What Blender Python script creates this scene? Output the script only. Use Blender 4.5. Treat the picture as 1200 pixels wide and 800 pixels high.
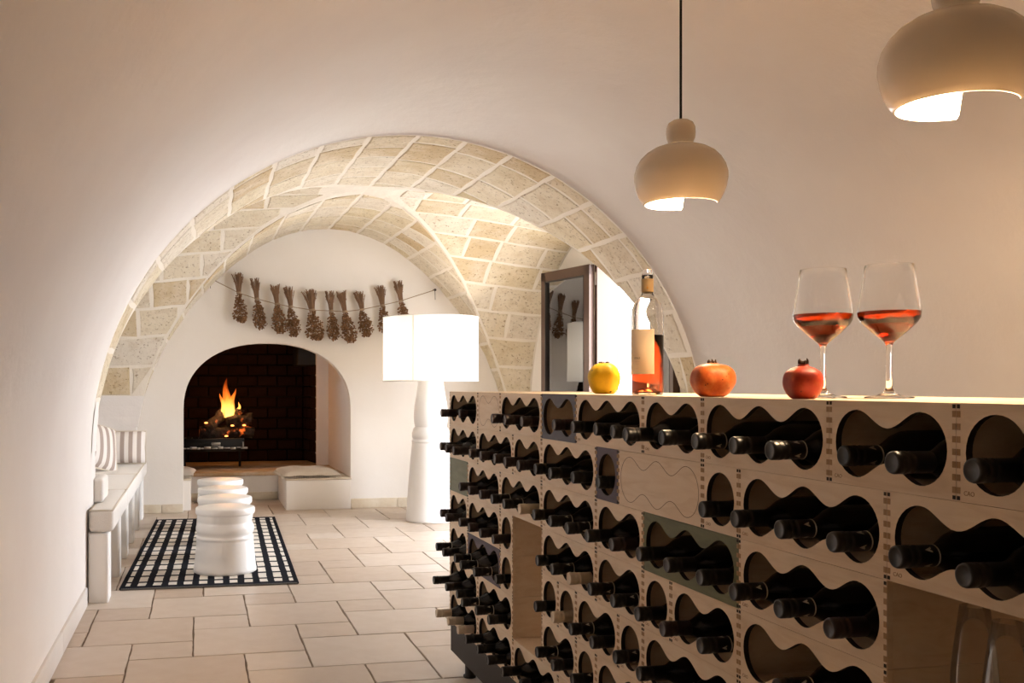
import bpy, bmesh, math, random
import numpy as np
from mathutils import Vector, Matrix
PI = math.pi
random.seed(7)
for o in list(bpy.data.objects): bpy.data.objects.remove(o, do_unlink=True)
SC = bpy.context.scene
COL = SC.collection

# ------------------------------------------------------------------ camera
EYE = 1.106
cd = bpy.data.cameras.new('camera'); cam = bpy.data.objects.new('camera', cd); COL.objects.link(cam)
cam.location = (0, 0, EYE); cam.rotation_euler = (PI/2, 0, -math.radians(12.279))
cd.sensor_width = 36; cd.lens = 35.01; cd.shift_x = 0.095; cd.shift_y = 0.0433; cd.clip_start = 0.02
SC.camera = cam
# ------------------------------------------------------------------ world, exposure
SC.view_settings.view_transform = 'Standard'; SC.view_settings.look = 'None'
SC.view_settings.gamma = 1; SC.view_settings.use_curve_mapping = False
SC.view_settings.exposure = 0.60
W = bpy.data.worlds.new('sky'); SC.world = W; W.use_nodes = True
bg = W.node_tree.nodes['Background']; bg.inputs[0].default_value = (0.87, 0.92, 1.0, 1); bg.inputs[1].default_value = 15.0

def portal(name, loc, rot, sx, sy):
    l = bpy.data.lights.new(name, 'AREA'); l.shape = 'RECTANGLE'; l.size = sx; l.size_y = sy; l.cycles.is_portal = True
    o = bpy.data.objects.new(name, l); COL.objects.link(o); o.location = loc; o.rotation_euler = rot
portal('window_portal', (3.10, 6.62, 1.06), (0, PI/2, 0), 2.0, 1.14)      # light from outside through the bay window
def point(name, loc, power, col, r):
    l = bpy.data.lights.new(name, 'POINT'); l.energy = power; l.color = col; l.shadow_soft_size = r
    o = bpy.data.objects.new(name, l); COL.objects.link(o); o.location = loc
    return o

# ------------------------------------------------------------------ materials
def lin(h):
    h = h.lstrip('#'); v = [int(h[i:i+2], 16)/255 for i in (0, 2, 4)]
    return tuple((c/12.92 if c <= .04045 else ((c+.055)/1.055)**2.4) for c in v) + (1,)
class NT:
    def __init__(s, name):
        s.m = bpy.data.materials.new(name); s.m.use_nodes = True; s.t = s.m.node_tree
        s.b = s.t.nodes['Principled BSDF']
    def n(s, typ, **kw):
        d = s.t.nodes.new('ShaderNode'+typ)
        for k, v in kw.items(): setattr(d, k, v)
        return d
    def l(s, a, b): s.t.links.new(a, b)
    def coord(s, which='Object', scale=None):
        tc = s.n('TexCoord')
        if scale is None: return tc.outputs[which]
        mp = s.n('Mapping'); mp.inputs['Scale'].default_value = scale; s.l(tc.outputs[which], mp.inputs[0]); return mp.outputs[0]
    def noise(s, vec, scale, detail=4, rough=.55, dist=0):
        d = s.n('TexNoise'); d.inputs['Scale'].default_value = scale; d.inputs['Detail'].default_value = detail
        d.inputs['Roughness'].default_value = rough; d.inputs['Distortion'].default_value = dist
        if vec is not None: s.l(vec, d.inputs['Vector'])
        return d.outputs['Fac']
    def ramp(s, fac, *stops):
        d = s.n('ValToRGB'); r = d.color_ramp
        while len(r.elements) > len(stops): r.elements.remove(r.elements[-1])
        while len(r.elements) < len(stops): r.elements.new(.5)
        for e, (p, c) in zip(r.elements, stops): e.position = p; e.color = lin(c) if isinstance(c, str) else c
        s.l(fac, d.inputs[0]); return d.outputs[0]
    def mix(s, fac, a, b, typ='MIX'):
        d = s.n('MixRGB', blend_type=typ)
        for i, v in enumerate((fac, a, b)):
            if isinstance(v, (int, float)): d.inputs[i].default_value = v if i == 0 else (v, v, v, 1)
            elif isinstance(v, tuple): d.inputs[i].default_value = v
            elif isinstance(v, str): d.inputs[i].default_value = lin(v)
            else: s.l(v, d.inputs[i])
        return d.outputs[0]
    def math(s, op, a, b=None):
        d = s.n('Math', operation=op)
        for i, v in enumerate((a, b)):
            if v is None: continue
            if isinstance(v, (int, float)): d.inputs[i].default_value = v
            else: s.l(v, d.inputs[i])
        return d.outputs[0]
    def bump(s, h, strength, dist=.01):
        d = s.n('Bump'); d.inputs['Strength'].default_value = strength; d.inputs['Distance'].default_value = dist
        s.l(h, d.inputs['Height']); s.l(d.outputs[0], s.b.inputs['Normal'])
    def rand(s): return s.n('ObjectInfo').outputs['Random']
    def set(s, **kw):
        for k, v in kw.items():
            i = s.b.inputs[{'rough': 'Roughness', 'metal': 'Metallic', 'trans': 'Transmission Weight', 'ior': 'IOR', 'spec': 'Specular IOR Level', 'coat': 'Coat Weight', 'sss': 'Subsurface Weight', 'sheen': 'Sheen Weight', 'alpha': 'Alpha'}[k]]
            i.default_value = v
        return s
    def col(s, c):
        if isinstance(c, str): s.b.inputs['Base Color'].default_value = lin(c)
        elif isinstance(c, tuple): s.b.inputs['Base Color'].default_value = c
        else: s.l(c, s.b.inputs['Base Color'])
        return s
def plain(name, c, **kw): return NT(name).col(c).set(**kw).m

def plaster(name, c1, c2, bump=.25):
    t = NT(name); v = t.coord('Object')
    t.col(t.ramp(t.noise(v, 1.6, 5), (.3, c1), (.7, c2))); t.set(rough=.85, spec=.2)
    h = t.math('ADD', t.noise(v, 9, 4), t.math('MULTIPLY', t.noise(v, 60, 2), .15)); t.bump(h, bump, .02)
    return t.m
M = {}
M['plaster'] = plaster('plaster', '#e9e2dd', '#eee9e4')
M['plaster_warm'] = plaster('plaster_warm', '#ece5dc', '#f0eae3', .15)
M['mortar'] = plaster('mortar', '#e6dccd', '#ede5d8', .5)
def stone_mat(name, cols, bumpy=.5, pits=True):
    t = NT(name); v = t.coord('Object'); r = t.rand()
    add = t.n('VectorMath', operation='ADD'); t.l(v, add.inputs[0])
    cmb = t.n('CombineXYZ'); t.l(t.math('MULTIPLY', r, 37.0), cmb.inputs[0]); t.l(t.math('MULTIPLY', r, 91.0), cmb.inputs[1]); t.l(cmb.outputs[0], add.inputs[1])
    v = add.outputs[0]
    base = t.ramp(r, *[(i/(len(cols)-1), c) for i, c in enumerate(cols)])
    n1 = t.noise(v, 5, 6, .65)
    c = t.mix(t.math('MULTIPLY', n1, .55), base, t.mix(.5, base, '#ffffff', 'OVERLAY'), 'MIX')
    c = t.mix(t.ramp(t.noise(v, 4, 5, .65), (.45, (0, 0, 0, 1)), (.7, (.5, .5, .5, 1))), c, '#eee5d6')
    c = t.mix(t.ramp(t.noise(v, 9, 6, .7), (.5, (0, 0, 0, 1)), (.75, (.45, .45, .45, 1))), c, '#b39467')
    if pits:
        p = t.ramp(t.noise(v, 45, 4, .7), (.34, (1, 1, 1, 1)), (.43, (0, 0, 0, 1)))
        c = t.mix(t.math('MULTIPLY', p, .7), c, '#80613f')
        t.bump(t.math('ADD', t.noise(v, 30, 5, .7), t.math('MULTIPLY', p, -.6)), bumpy, .012)
    t.col(c).set(rough=.9, spec=.15); return t.m
M['stone'] = stone_mat('limestone', ['#cdb998', '#dccdb3', '#d2bfa2', '#dfd4c2', '#c2aa87', '#d5c5ab', '#d8ccb9'])
def tile_mat():
    t = NT('floor_tile'); v = t.coord('Object'); r = t.rand()
    base = t.ramp(r, (0, '#c2b0a0'), (.2, '#d2c4b6'), (.4, '#c9b8a8'), (.6, '#d8ccc0'), (.8, '#bba48f'), (1, '#d0c2b4'))
    c = t.mix(t.math('MULTIPLY', t.noise(v, 7, 6, .65, .4), .35), base, '#ad9a85')
    t.col(c).set(spec=.4)
    t.l(t.ramp(t.noise(v, 12, 4), (.3, (.32,)*3+(1,)), (.7, (.48,)*3+(1,))), t.b.inputs['Roughness'])
    t.bump(t.noise(v, 14, 4), .12, .006); return t.m
M['tile'] = tile_mat()
M['grout'] = plaster('grout', '#7d6c5b', '#8b7a68', .4)
M['skirting'] = stone_mat('skirting_stone', ['#cbb9a3', '#d5c5b0', '#c2af98'], .2, False)
M['skirting_white'] = plaster('painted_skirting', '#d8d0c8', '#e0d9d2')
def wood_mat(name, c1, c2, c3, rough=.5, tint=None):
    t = NT(name); r = t.rand(); tc = t.coord('Object')
    add = t.n('VectorMath', operation='ADD'); t.l(tc, add.inputs[0])
    cmb = t.n('CombineXYZ'); t.l(t.math('MULTIPLY', r, 13.0), cmb.inputs[0]); t.l(t.math('MULTIPLY', r, 29.0), cmb.inputs[2]); t.l(cmb.outputs[0], add.inputs[1])
    mp = t.n('Mapping'); mp.inputs['Scale'].default_value = (5, 2.2, 16); t.l(add.outputs[0], mp.inputs[0])
    n = t.noise(mp.outputs[0], 2.2, 6, .6, 1.2)
    c = t.ramp(n, (.25, c1), (.5, c2), (.78, c3))
    t.col(c).set(rough=rough, spec=.35)
    mp2 = t.n('Mapping'); mp2.inputs['Scale'].default_value = (60, 8, 220); t.l(add.outputs[0], mp2.inputs[0])
    t.bump(t.noise(mp2.outputs[0], 1, 3), .08, .002); return t.m
M['birch'] = wood_mat('birch_plywood', '#d9c0a0', '#e6d1b6', '#eeddc6')
M['purple'] = wood_mat('purple_stained_wood', '#4a3f49', '#574b56', '#64586a', .55)
M['slate'] = wood_mat('slate_stained_wood', '#4d4e59', '#5b5d69', '#6a6c78', .55)
M['green'] = wood_mat('green_stained_wood', '#55573a', '#666846', '#757853', .55)
M['palegreen'] = wood_mat('grey_green_stained_wood', '#686d58', '#777c66', '#858b75', .55)
M['endgrain'] = plain('end_grain', '#a88660', rough=.7)
M['darkhole'] = plain('dark_hole', '#2a1d14', rough=.8)
M['pencil'] = plain('routed_groove', '#7a5a3c', rough=.8)
M['burnt'] = plain('burnt_cut_edge', '#2e2118', rough=.8)
M['brand'] = plain('burnt_mark', '#a57f58', rough=.8)
M['glass_dark'] = plain('dark_bottle_glass', '#070605', rough=.22, spec=.5)
def capsule_mat(name, c):
    t = NT(name); v = t.coord('Object', (1, 1, 1)); r = t.rand()
    t.col(t.mix(t.math('MULTIPLY', t.noise(v, 90, 3), .4), c, '#2a2626')).set(rough=.38, spec=.5)
    t.bump(t.noise(v, 160, 3), .15, .001); return t.m
M['cap_black'] = capsule_mat('black_capsule', '#0b0b0c')
M['cap_plum'] = capsule_mat('plum_capsule', '#2a1a1c')
M['cap_white'] = plain('white_capsule', '#d7c8b2', rough=.45)
M['seal'] = plain('paper_seal', '#cfc8ba', rough=.6)
M['label_dark'] = plain('paper_label', '#b3ab9e', rough=.6)
M['iron'] = plain('dark_iron', '#2a2522', rough=.6, metal=.2)
M['white_lacquer'] = plain('white_lacquer', '#f1eeea', rough=.35)
M['white_matt'] = plain('white_matt', '#f3f0ec', rough=.6)
def fabric(name, c1, c2, scale=260):
    t = NT(name); v = t.coord('Object'); n = t.noise(v, scale, 2)
    t.col(t.mix(n, c1, c2)).set(rough=.95, spec=.1, sheen=.2); t.bump(t.math('ADD', n, t.math('MULTIPLY', t.noise(v, 12, 3), 2.0)), .25, .006); return t.m
M['linen'] = fabric('pale_linen', '#e6e0d8', '#efeae4')
M['linen_end'] = fabric('beige_linen', '#d6c9b6', '#e0d5c4')
M['fringe_linen'] = fabric('oat_linen', '#cdbfae', '#ddd1c2')
def stripes():
    t = NT('striped_linen'); v = t.coord('Object'); sx = t.n('SeparateXYZ'); t.l(v, sx.inputs[0])
    f = t.math('FRACT', t.math('MULTIPLY', sx.outputs[0], 15.5))
    s = t.math('MULTIPLY', t.math('GREATER_THAN', f, .42), t.math('LESS_THAN', f, .92))
    t.col(t.mix(s, '#efe8e2', '#b4a49a')).set(rough=.95, spec=.1); t.bump(t.noise(v, 200, 2), .2, .003); return t.m
M['stripe'] = stripes()
def rug():
    t = NT('rug_weave'); v = t.coord('Object'); sx = t.n('SeparateXYZ'); t.l(v, sx.inputs[0])
    wob = t.math('MULTIPLY', t.math('SUBTRACT', t.noise(v, 9, 2), .5), .012)
    X = t.math('ADD', sx.outputs[0], wob); Y = t.math('ADD', sx.outputs[1], wob)
    fx = t.math('FRACT', t.math('ADD', t.math('DIVIDE', X, .0832), 100.0)); fy = t.math('FRACT', t.math('ADD', t.math('DIVIDE', Y, .180), 100.0))
    s = t.math('MULTIPLY', t.math('MULTIPLY', t.math('GREATER_THAN', fx, .24), t.math('LESS_THAN', fx, .78)), t.math('MULTIPLY', t.math('GREATER_THAN', fy, .12), t.math('LESS_THAN', fy, .9)))
    inside = t.math('MULTIPLY', t.math('LESS_THAN', t.math('ABSOLUTE', sx.outputs[0]), .458), t.math('LESS_THAN', t.math('ABSOLUTE', sx.outputs[1]), 1.36))
    w = t.math('MULTIPLY', s, inside)
    wc = t.mix(t.noise(v, 14, 2), '#c9c0b4', '#efeae2'); dc = t.mix(t.noise(v, 120, 2), '#15161c', '#24252c')
    t.col(t.mix(w, dc, wc)).set(rough=1, spec=.05); t.bump(t.noise(v, 300, 2), .3, .003); return t.m
M['rug'] = rug()
M['rug_edge'] = plain('rug_fringe', '#6e6a66', rough=1)
M['soot'] = plain('soot', '#0c0907', rough=.95)
def brickm():
    t = NT('sooty_brick'); v = t.coord('Object'); t.col(t.mix(t.noise(v, 12, 4), '#170d0a', '#2e1a13')).set(rough=.9, spec=.1); t.bump(t.noise(v, 40, 3), .4, .005); return t.m
M['brick'] = brickm()
M['hearth'] = stone_mat('hearth_stone', ['#a98a66', '#b89a76'], .2, False)
def logm():
    t = NT('charred_log'); v = t.coord('Object'); t.col(t.ramp(t.noise(v, 14, 5), (.3, '#0d0a08'), (.55, '#2d211a'), (.8, '#5b4a3e'))).set(rough=.95)
    t.bump(t.noise(v, 25, 5), .8, .02)
    e = t.ramp(t.noise(v, 9, 3), (.62, (0, 0, 0, 1)), (.75, (1, .16, .02, 1))); t.l(e, t.b.inputs['Emission Color']); t.b.inputs['Emission Strength'].default_value = .9
    return t.m
M['log'] = logm()
def emis(name, c, s):
    t = NT(name); t.b.inputs['Emission Color'].default_value = c; t.b.inputs['Emission Strength'].default_value = s; t.col((0, 0, 0, 1)); return t.m
M['ember'] = emis('ember', (1, .25, .05, 1), 4)
def flame():
    t = NT('flame'); g = t.coord('Generated'); sx = t.n('SeparateXYZ'); t.l(g, sx.inputs[0]); z = sx.outputs[2]
    c = t.ramp(z, (0, (1, .5, .10, 1)), (.22, (1, .45, .08, 1)), (.5, (1, .2, .02, 1)), (1, (.7, .06, .005, 1)))
    st = t.math('MULTIPLY', t.math('SUBTRACT', 1.2, z), 2.2)
    em = t.n('Emission'); t.l(c, em.inputs[0]); t.l(st, em.inputs[1])
    tr = t.n('BsdfTransparent'); mx = t.n('MixShader')
    lw = t.n('LayerWeight'); lw.inputs[0].default_value = .5
    a = t.math('MULTIPLY', t.math('SUBTRACT', 1.0, lw.outputs['Facing']), t.math('SUBTRACT', 1.15, z))
    mpf = t.n('Mapping'); mpf.inputs['Scale'].default_value = (30, 30, 7); t.l(t.coord('Object'), mpf.inputs[0])
    nz = t.ramp(t.noise(mpf.outputs[0], 1.2, 4, .6, .8), (.32, (.05, .05, .05, 1)), (.62, (1, 1, 1, 1)))
    a = t.math('MULTIPLY', a, t.math('ADD', t.math('MULTIPLY', nz, .8), .2)); a = t.math('MINIMUM', t.math('MULTIPLY', a, 1.3), .92)
    t.l(a, mx.inputs[0]); t.l(tr.outputs[0], mx.inputs[1]); t.l(em.outputs[0], mx.inputs[2])
    t.l(mx.outputs[0], t.t.nodes['Material Output'].inputs[0]); return t.m
M['flame'] = flame()
M['steel'] = plain('bright_steel', '#b9b4ae', rough=.3, metal=.9)
M['blackiron'] = plain('black_iron', '#0b0a0a', rough=.6)
def shade_mat():
    t = NT('lamp_shade_paper'); d = t.n('BsdfDiffuse'); d.inputs[0].default_value = lin('#f6f3ee')
    tr = t.n('BsdfTranslucent'); tr.inputs[0].default_value = lin('#fbf6ee'); mx = t.n('MixShader'); mx.inputs[0].default_value = .6
    t.l(d.outputs[0], mx.inputs[1]); t.l(tr.outputs[0], mx.inputs[2]); t.l(mx.outputs[0], t.t.nodes['Material Output'].inputs[0]); return t.m
M['shade'] = shade_mat()
M['ceramic'] = plain('cream_ceramic', '#d6cab8', rough=.25)
M['ceramic_in'] = plain('white_ceramic_inside', '#f6efe4', rough=.4)
M['bulb'] = emis('bulb', (1, .78, .5, 1), 25)
M['cord'] = plain('black_cord', '#0d0c0c', rough=.7)
M['bronze'] = plain('brown_window_frame', '#5a4336', rough=.35, metal=.3)
M['bronze_dk'] = plain('dark_window_gasket', '#33302f', rough=.4)
def clear(name, c='#ffffff', rough=0.0, ior=1.45):
    return NT(name).col(c).set(rough=rough, trans=1.0, ior=ior).m
M['glass'] = clear('clear_glass')
M['bottleglass'] = clear('bottle_glass', '#f7f4ee')
def pane():
    t = NT('window_pane'); g = t.n('BsdfGlossy'); g.inputs['Roughness'].default_value = .02; tr = t.n('BsdfTransparent'); tr.inputs[0].default_value = (.82, .8, .77, 1)
    lw = t.n('Fresnel'); lw.inputs[0].default_value = 1.8; mx = t.n('MixShader')
    t.l(t.math('ADD', lw.outputs[0], .15), mx.inputs[0]); t.l(tr.outputs[0], mx.inputs[1]); t.l(g.outputs[0], mx.inputs[2])
    t.l(mx.outputs[0], t.t.nodes['Material Output'].inputs[0]); return t.m
M['pane'] = pane()
def thin_glass():
    t = NT('thin_glass'); g = t.n('BsdfGlossy'); g.inputs['Roughness'].default_value = .03; tr = t.n('BsdfTransparent'); tr.inputs[0].default_value = (.95, .95, .95, 1)
    f = t.n('LayerWeight'); f.inputs[0].default_value = .25; mx = t.n('MixShader')
    t.l(t.math('MULTIPLY', f.outputs['Fresnel'], .7), mx.inputs[0]); t.l(tr.outputs[0], mx.inputs[1]); t.l(g.outputs[0], mx.inputs[2])
    t.l(mx.outputs[0], t.t.nodes['Material Output'].inputs[0]); return t.m
M['thin_glass'] = thin_glass()
def liquid(name, c, ior=1.34):
    return NT(name).col(c).set(rough=0, trans=1.0, ior=ior).m
M['rose'] = liquid('rose_wine', '#c05630')
M['amber'] = liquid('amber_wine', '#93300a')
M['wine_label'] = plain('cream_label', '#ecd6b8', rough=.7)
M['collar'] = plain('tan_collar', '#bfa478', rough=.6)
M['gold'] = plain('gold_mark', '#d9a43c', rough=.3, metal=.8)
M['ink'] = plain('grey_ink', '#6b5b4c', rough=.8)
M['stopper'] = clear('stopper_glass')
def fruit(name, c1, c2, c3, spots, scale=12, spotscale=60):
    t = NT(name); v = t.coord('Object'); c = t.ramp(t.noise(v, scale, 5, .6), (.3, c1), (.5, c2), (.72, c3))
    vo = t.n('TexVoronoi'); vo.inputs['Scale'].default_value = spotscale; t.l(v, vo.inputs['Vector'])
    s = t.math('MULTIPLY', t.math('LESS_THAN', vo.outputs['Distance'], .16), t.math('GREATER_THAN', t.noise(v, 25, 2), .5))
    t.col(t.mix(s, c, spots)).set(rough=.5, spec=.3); t.bump(t.noise(v, 50, 3), .2, .003); return t.m
M['quince'] = fruit('quince_skin', '#d6a818', '#e8bf22', '#f2d23a', '#6a4a18', 18, 55)
M['pom_or'] = fruit('pomegranate_orange', '#9c3a12', '#c05c20', '#c98044', '#45200c', 34, 130)
M['pom_red'] = fruit('pomegranate_red', '#842012', '#a6341c', '#ba5a2c', '#6a1c10', 30, 70)
M['calyx'] = plain('dry_calyx', '#3d2a1c', rough=.9)
def herb():
    t = NT('dried_herb'); v = t.coord('Object'); t.col(t.ramp(t.noise(v, 60, 3), (.3, '#6a4c37'), (.55, '#8d6a4c'), (.8, '#b08a66'))).set(rough=.95, spec=.05); return t.m
M['herb'] = herb()
M['stem'] = plain('dry_stem', '#8a6a50', rough=.95)
M['twine'] = plain('twine', '#a68d72', rough=.95)
M['nail'] = plain('nail', '#4a4038', rough=.6)
M['terrace'] = plaster('terrace', '#e8e2d8', '#efeae2')

# ------------------------------------------------------------------ mesh helpers
class MB:
    def __init__(s): s.v = []; s.f = []; s.mi = []; s.sm = []
    def add(s, vs, fs, mi=0, smooth=False, mat=None):
        o = len(s.v)
        for p in vs:
            p = Vector(p); s.v.append(mat @ p if mat else p)
        for f in fs: s.f.append([o+i for i in f]); s.mi.append(mi); s.sm.append(smooth)
        return s
    def box(s, x0, x1, y0, y1, z0, z1, mi=0, mat=None):
        vs = [(x, y, z) for x in (x0, x1) for y in (y0, y1) for z in (z0, z1)]
        return s.add(vs, [(0, 1, 3, 2), (4, 6, 7, 5), (0, 4, 5, 1), (2, 3, 7, 6), (0, 2, 6, 4), (1, 5, 7, 3)], mi, False, mat)
    def rbox(s, size, loc, bev, seg=3, mi=0, mat=None, smooth=True, deform=None):
        bm = bmesh.new(); bmesh.ops.create_cube(bm, size=1)
        for v in bm.verts: v.co = Vector((v.co.x*size[0], v.co.y*size[1], v.co.z*size[2]))
        bmesh.ops.bevel(bm, geom=bm.edges[:], offset=bev, segments=seg, profile=.5, affect='EDGES')
        bm.verts.ensure_lookup_table()
        vs = [v.co.copy() for v in bm.verts]
        if deform: vs = [Vector(deform(v)) for v in vs]
        s.add([v+Vector(loc) for v in vs], [[v.index for v in f.verts] for f in bm.faces], mi, smooth, mat); bm.free(); return s
    def lathe(s, prof, seg=32, mi=0, smooth=True, mat=None, close=True, rfun=None):
        vs = []; fs = []; rings = []
        for r, z in prof:
            if r < 1e-6: rings.append([len(vs)]); vs.append((0, 0, z))
            else:
                ring = []
                for i in range(seg):
                    a = 2*PI*i/seg; k = rfun(a, z) if rfun else 1
                    ring.append(len(vs)); vs.append((r*k*math.cos(a), r*k*math.sin(a), z))
                rings.append(ring)
        for A, B in zip(rings, rings[1:]):
            for i in range(seg):
                j = (i+1) % seg
                if len(A) == 1 and len(B) == 1: continue
                if len(A) == 1: fs.append((A[0], B[j], B[i]))
                elif len(B) == 1: fs.append((A[i], A[j], B[0]))
                else: fs.append((A[i], A[j], B[j], B[i]))
        return s.add(vs, fs, mi, smooth, mat)
    def tube(s, pts, r, seg=8, mi=0, smooth=True, caps=True):
        pts = [Vector(p) for p in pts]; vs = []; fs = []
        rr = r if isinstance(r, (list, tuple)) else [r]*len(pts)
        for i, p in enumerate(pts):
            d = (pts[min(i+1, len(pts)-1)]-pts[max(i-1, 0)]).normalized()
            u = d.orthogonal().normalized() if i == 0 else (u - d*u.dot(d)).normalized()
            w = d.cross(u)
            for k in range(seg):
                a = 2*PI*k/seg; vs.append(p+(u*math.cos(a)+w*math.sin(a))*rr[i])
        n = len(pts)
        for i in range(n-1):
            for k in range(seg):
                j = (k+1) % seg; fs.append((i*seg+k, i*seg+j, (i+1)*seg+j, (i+1)*seg+k))
        if caps: fs.append(tuple(range(seg))[::-1]); fs.append(tuple((n-1)*seg+k for k in range(seg)))
        return s.add(vs, fs, mi, smooth)
    def mesh(s, name, mats):
        me = bpy.data.meshes.new(name); me.from_pydata([tuple(v) for v in s.v], [], s.f)
        for m in (mats if isinstance(mats, (list, tuple)) else [mats]): me.materials.append(M[m] if isinstance(m, str) else m)
        me.polygons.foreach_set('material_index', s.mi); me.polygons.foreach_set('use_smooth', s.sm)
        bm = bmesh.new(); bm.from_mesh(me); bmesh.ops.recalc_face_normals(bm, faces=bm.faces); bm.to_mesh(me); bm.free(); me.update(); return me
    def build(s, name, mats, parent=None, loc=None):
        return link(name, s.mesh(name, mats), parent, loc)
def link(name, me, parent=None, loc=None):
    o = bpy.data.objects.new(name, me); COL.objects.link(o)
    if parent: o.parent = parent
    if loc: o.location = loc
    return o
def tag(o, label=None, cat=None, group=None, kind=None):
    if label: o['label'] = label
    if cat: o['category'] = cat
    if group: o['group'] = group
    if kind: o['kind'] = kind
    return o
def empty(name, loc=(0, 0, 0), rz=0):
    o = bpy.data.objects.new(name, None); COL.objects.link(o); o.location = loc; o.rotation_euler = (0, 0, rz); o.empty_display_size = .05; return o
def struct(o, label=None, cat=None):
    o['kind'] = 'structure'
    if label: o['label'] = label
    if cat: o['category'] = cat
    return o
def smoothstep(t): t = max(0, min(1, t)); return t*t*(3-2*t)
ORD = ['first', 'second', 'third', 'fourth', 'fifth', 'sixth', 'seventh', 'eighth', 'ninth', 'tenth', 'eleventh', 'twelfth', 'thirteenth', 'fourteenth', 'fifteenth', 'sixteenth', 'seventeenth', 'eighteenth', 'nineteenth', 'twentieth']

# ================================================================== SHELL
YA, YB = 5.45, 8.93                 # stone bay from the front arch to the fireplace wall
XL, XR = -.555, 3.10                # side walls of the front room
ZS = .753                           # springing
REAR = -2.0
# ---- floor of large and small square stone tiles (hopscotch bond)
fl = MB(); fl.box(-1.5, 3.4, REAR, 9.9, -.12, -.006); floor = struct(fl.build('floor', 'grout'), 'stone tiled floor of beige slabs in two sizes', 'floor')
A_, B_ = .462, .255
tmesh = {}
def tile_mesh(sz, var):
    if (sz, var) in tmesh: return tmesh[sz, var]
    rnd = random.Random(var*7+int(sz*100)); h = sz/2-.0035; n = 6; pts = []
    cs = [(-h, -h), (h, -h), (h, h), (-h, h)]
    for i in range(4):
        a, b = cs[i], cs[(i+1) % 4]
        for k in range(n):
            t = k/n; j = (rnd.random()-.5)*.0035
            x = a[0]+(b[0]-a[0])*t; y = a[1]+(b[1]-a[1])*t
            pts.append((x+(j if i % 2 else 0), y+(0 if i % 2 else j)))
    N = len(pts); m = MB()
    vs = [(x*.992, y*.992, 0) for x, y in pts]+[(x, y, -.003) for x, y in pts]+[(x, y, -.012) for x, y in pts]
    fs = [tuple(range(N))]
    for i in range(N):
        j = (i+1) % N; fs += [(i, j, N+j, N+i), (N+i, N+j, 2*N+j, 2*N+i)]
    m.add(vs, fs); tmesh[sz, var] = m.mesh('tile', 'tile'); return tmesh[sz, var]
nt = 0
for i in range(-30, 31):
    for j in range(-30, 31):
        x = -.02 + i*A_ + j*B_; y = 4.17 - i*B_ + j*A_      # lower left corner of a large tile
        for sz, cx, cy in ((A_, x+A_/2, y+A_/2), (B_, x+A_+B_/2, y+A_-B_+B_/2 - (A_-B_))):
            if sz == B_: cx, cy = x+A_+B_/2, y+B_/2+A_-B_
            if -.75 < cx < 3.05 and 3.15 < cy < 9.75 and not (cx > 1.55 and cy < 4.3):
                o = link('tile', tile_mesh(sz, random.randrange(5)), floor, (cx, cy, random.uniform(-.0006, .0006))); o.rotation_euler.z = random.choice((0, PI)); nt += 1
# ---- profiles
def prof_front(t):            # the stone arch
    a = PI*(1-t); return (1.21+1.757*math.cos(a), ZS+1.757*math.sin(a))
_tb = [(0, 2.52), (.18, 2.508), (.35, 2.465), (.5, 2.405), (.65, 2.32), (.85, 2.17), (1.02, 2.01), (1.2, 1.80), (1.345, 1.59), (1.46, 1.40), (1.56, 1.16), (1.62, .98), (1.66, ZS)]
def prof_back_poly():
    pts = [(1.15-dx, z) for dx, z in _tb[::-1]] + [(1.15+dx, z) for dx, z in _tb[1:]]
    d = [0]
    for a, b in zip(pts, pts[1:]): d.append(d[-1]+math.hypot(b[0]-a[0], b[1]-a[1]))
    return np.array(pts), np.array(d)/d[-1]
_pb, _db = prof_back_poly()
def prof_back(t): return (float(np.interp(t, _db, _pb[:, 0])), float(np.interp(t, _db, _pb[:, 1])))
def S1(t, y):
    w = (y-YA)/(YB-YA); a, b = prof_front(t), prof_back(t)
    return Vector((a[0]+(b[0]-a[0])*w, y, a[1]+(b[1]-a[1])*w))
_T = np.linspace(0, 1, 121)
_F = np.array([prof_front(t) for t in _T]); _B = np.array([prof_back(t) for t in _T])
def z1(x, y):
    w = min(1, max(0, (y-YA)/(YB-YA))); P = _F*(1-w)+_B*w
    if x <= P[0, 0] or x >= P[-1, 0]: return 0.
    return float(np.interp(x, P[:, 0], P[:, 1]))
YC = 7.07; AF = 1.42
def ab(x): return min(1.80, 1.62+.5*max(0, 2.97-x))
def hx(x): return 2.34+.17*(1-min(1.0, abs((x-1.2)/1.72))**2)
def z2(x, y):
    a = AF if y < YC else ab(x); q = 1-((y-YC)/a)**2
    return ZS+(hx(x)-ZS)*math.sqrt(q) if q > 0 else 0.
def S2(s, x):
    th = PI*s; a = AF if th < PI/2 else ab(x)
    return Vector((x, YC-a*math.cos(th), ZS+(hx(x)-ZS)*math.sin(th)))
def g1(t, y): p = S1(t, y); return p.z-z2(p.x, p.y)
def g2(s, x): p = S2(s, x); return p.z-z1(p.x, p.y)
def clip(poly, g):
    out = []; n = len(poly); gv = [g(*p) for p in poly]
    for i in range(n):
        a, b = poly[i], poly[(i+1) % n]; ga, gb = gv[i], gv[(i+1) % n]
        if ga >= 0: out.append(a)
        if (ga >= 0) != (gb >= 0):
            lo, hi = (a, b) if ga >= 0 else (b, a)
            for _ in range(10):
                m = ((lo[0]+hi[0])/2, (lo[1]+hi[1])/2)
                if g(*m) >= 0: lo = m
                else: hi = m
            out.append(lo)
    return out
XWIN = 2.975; XREC = -1.05
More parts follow.
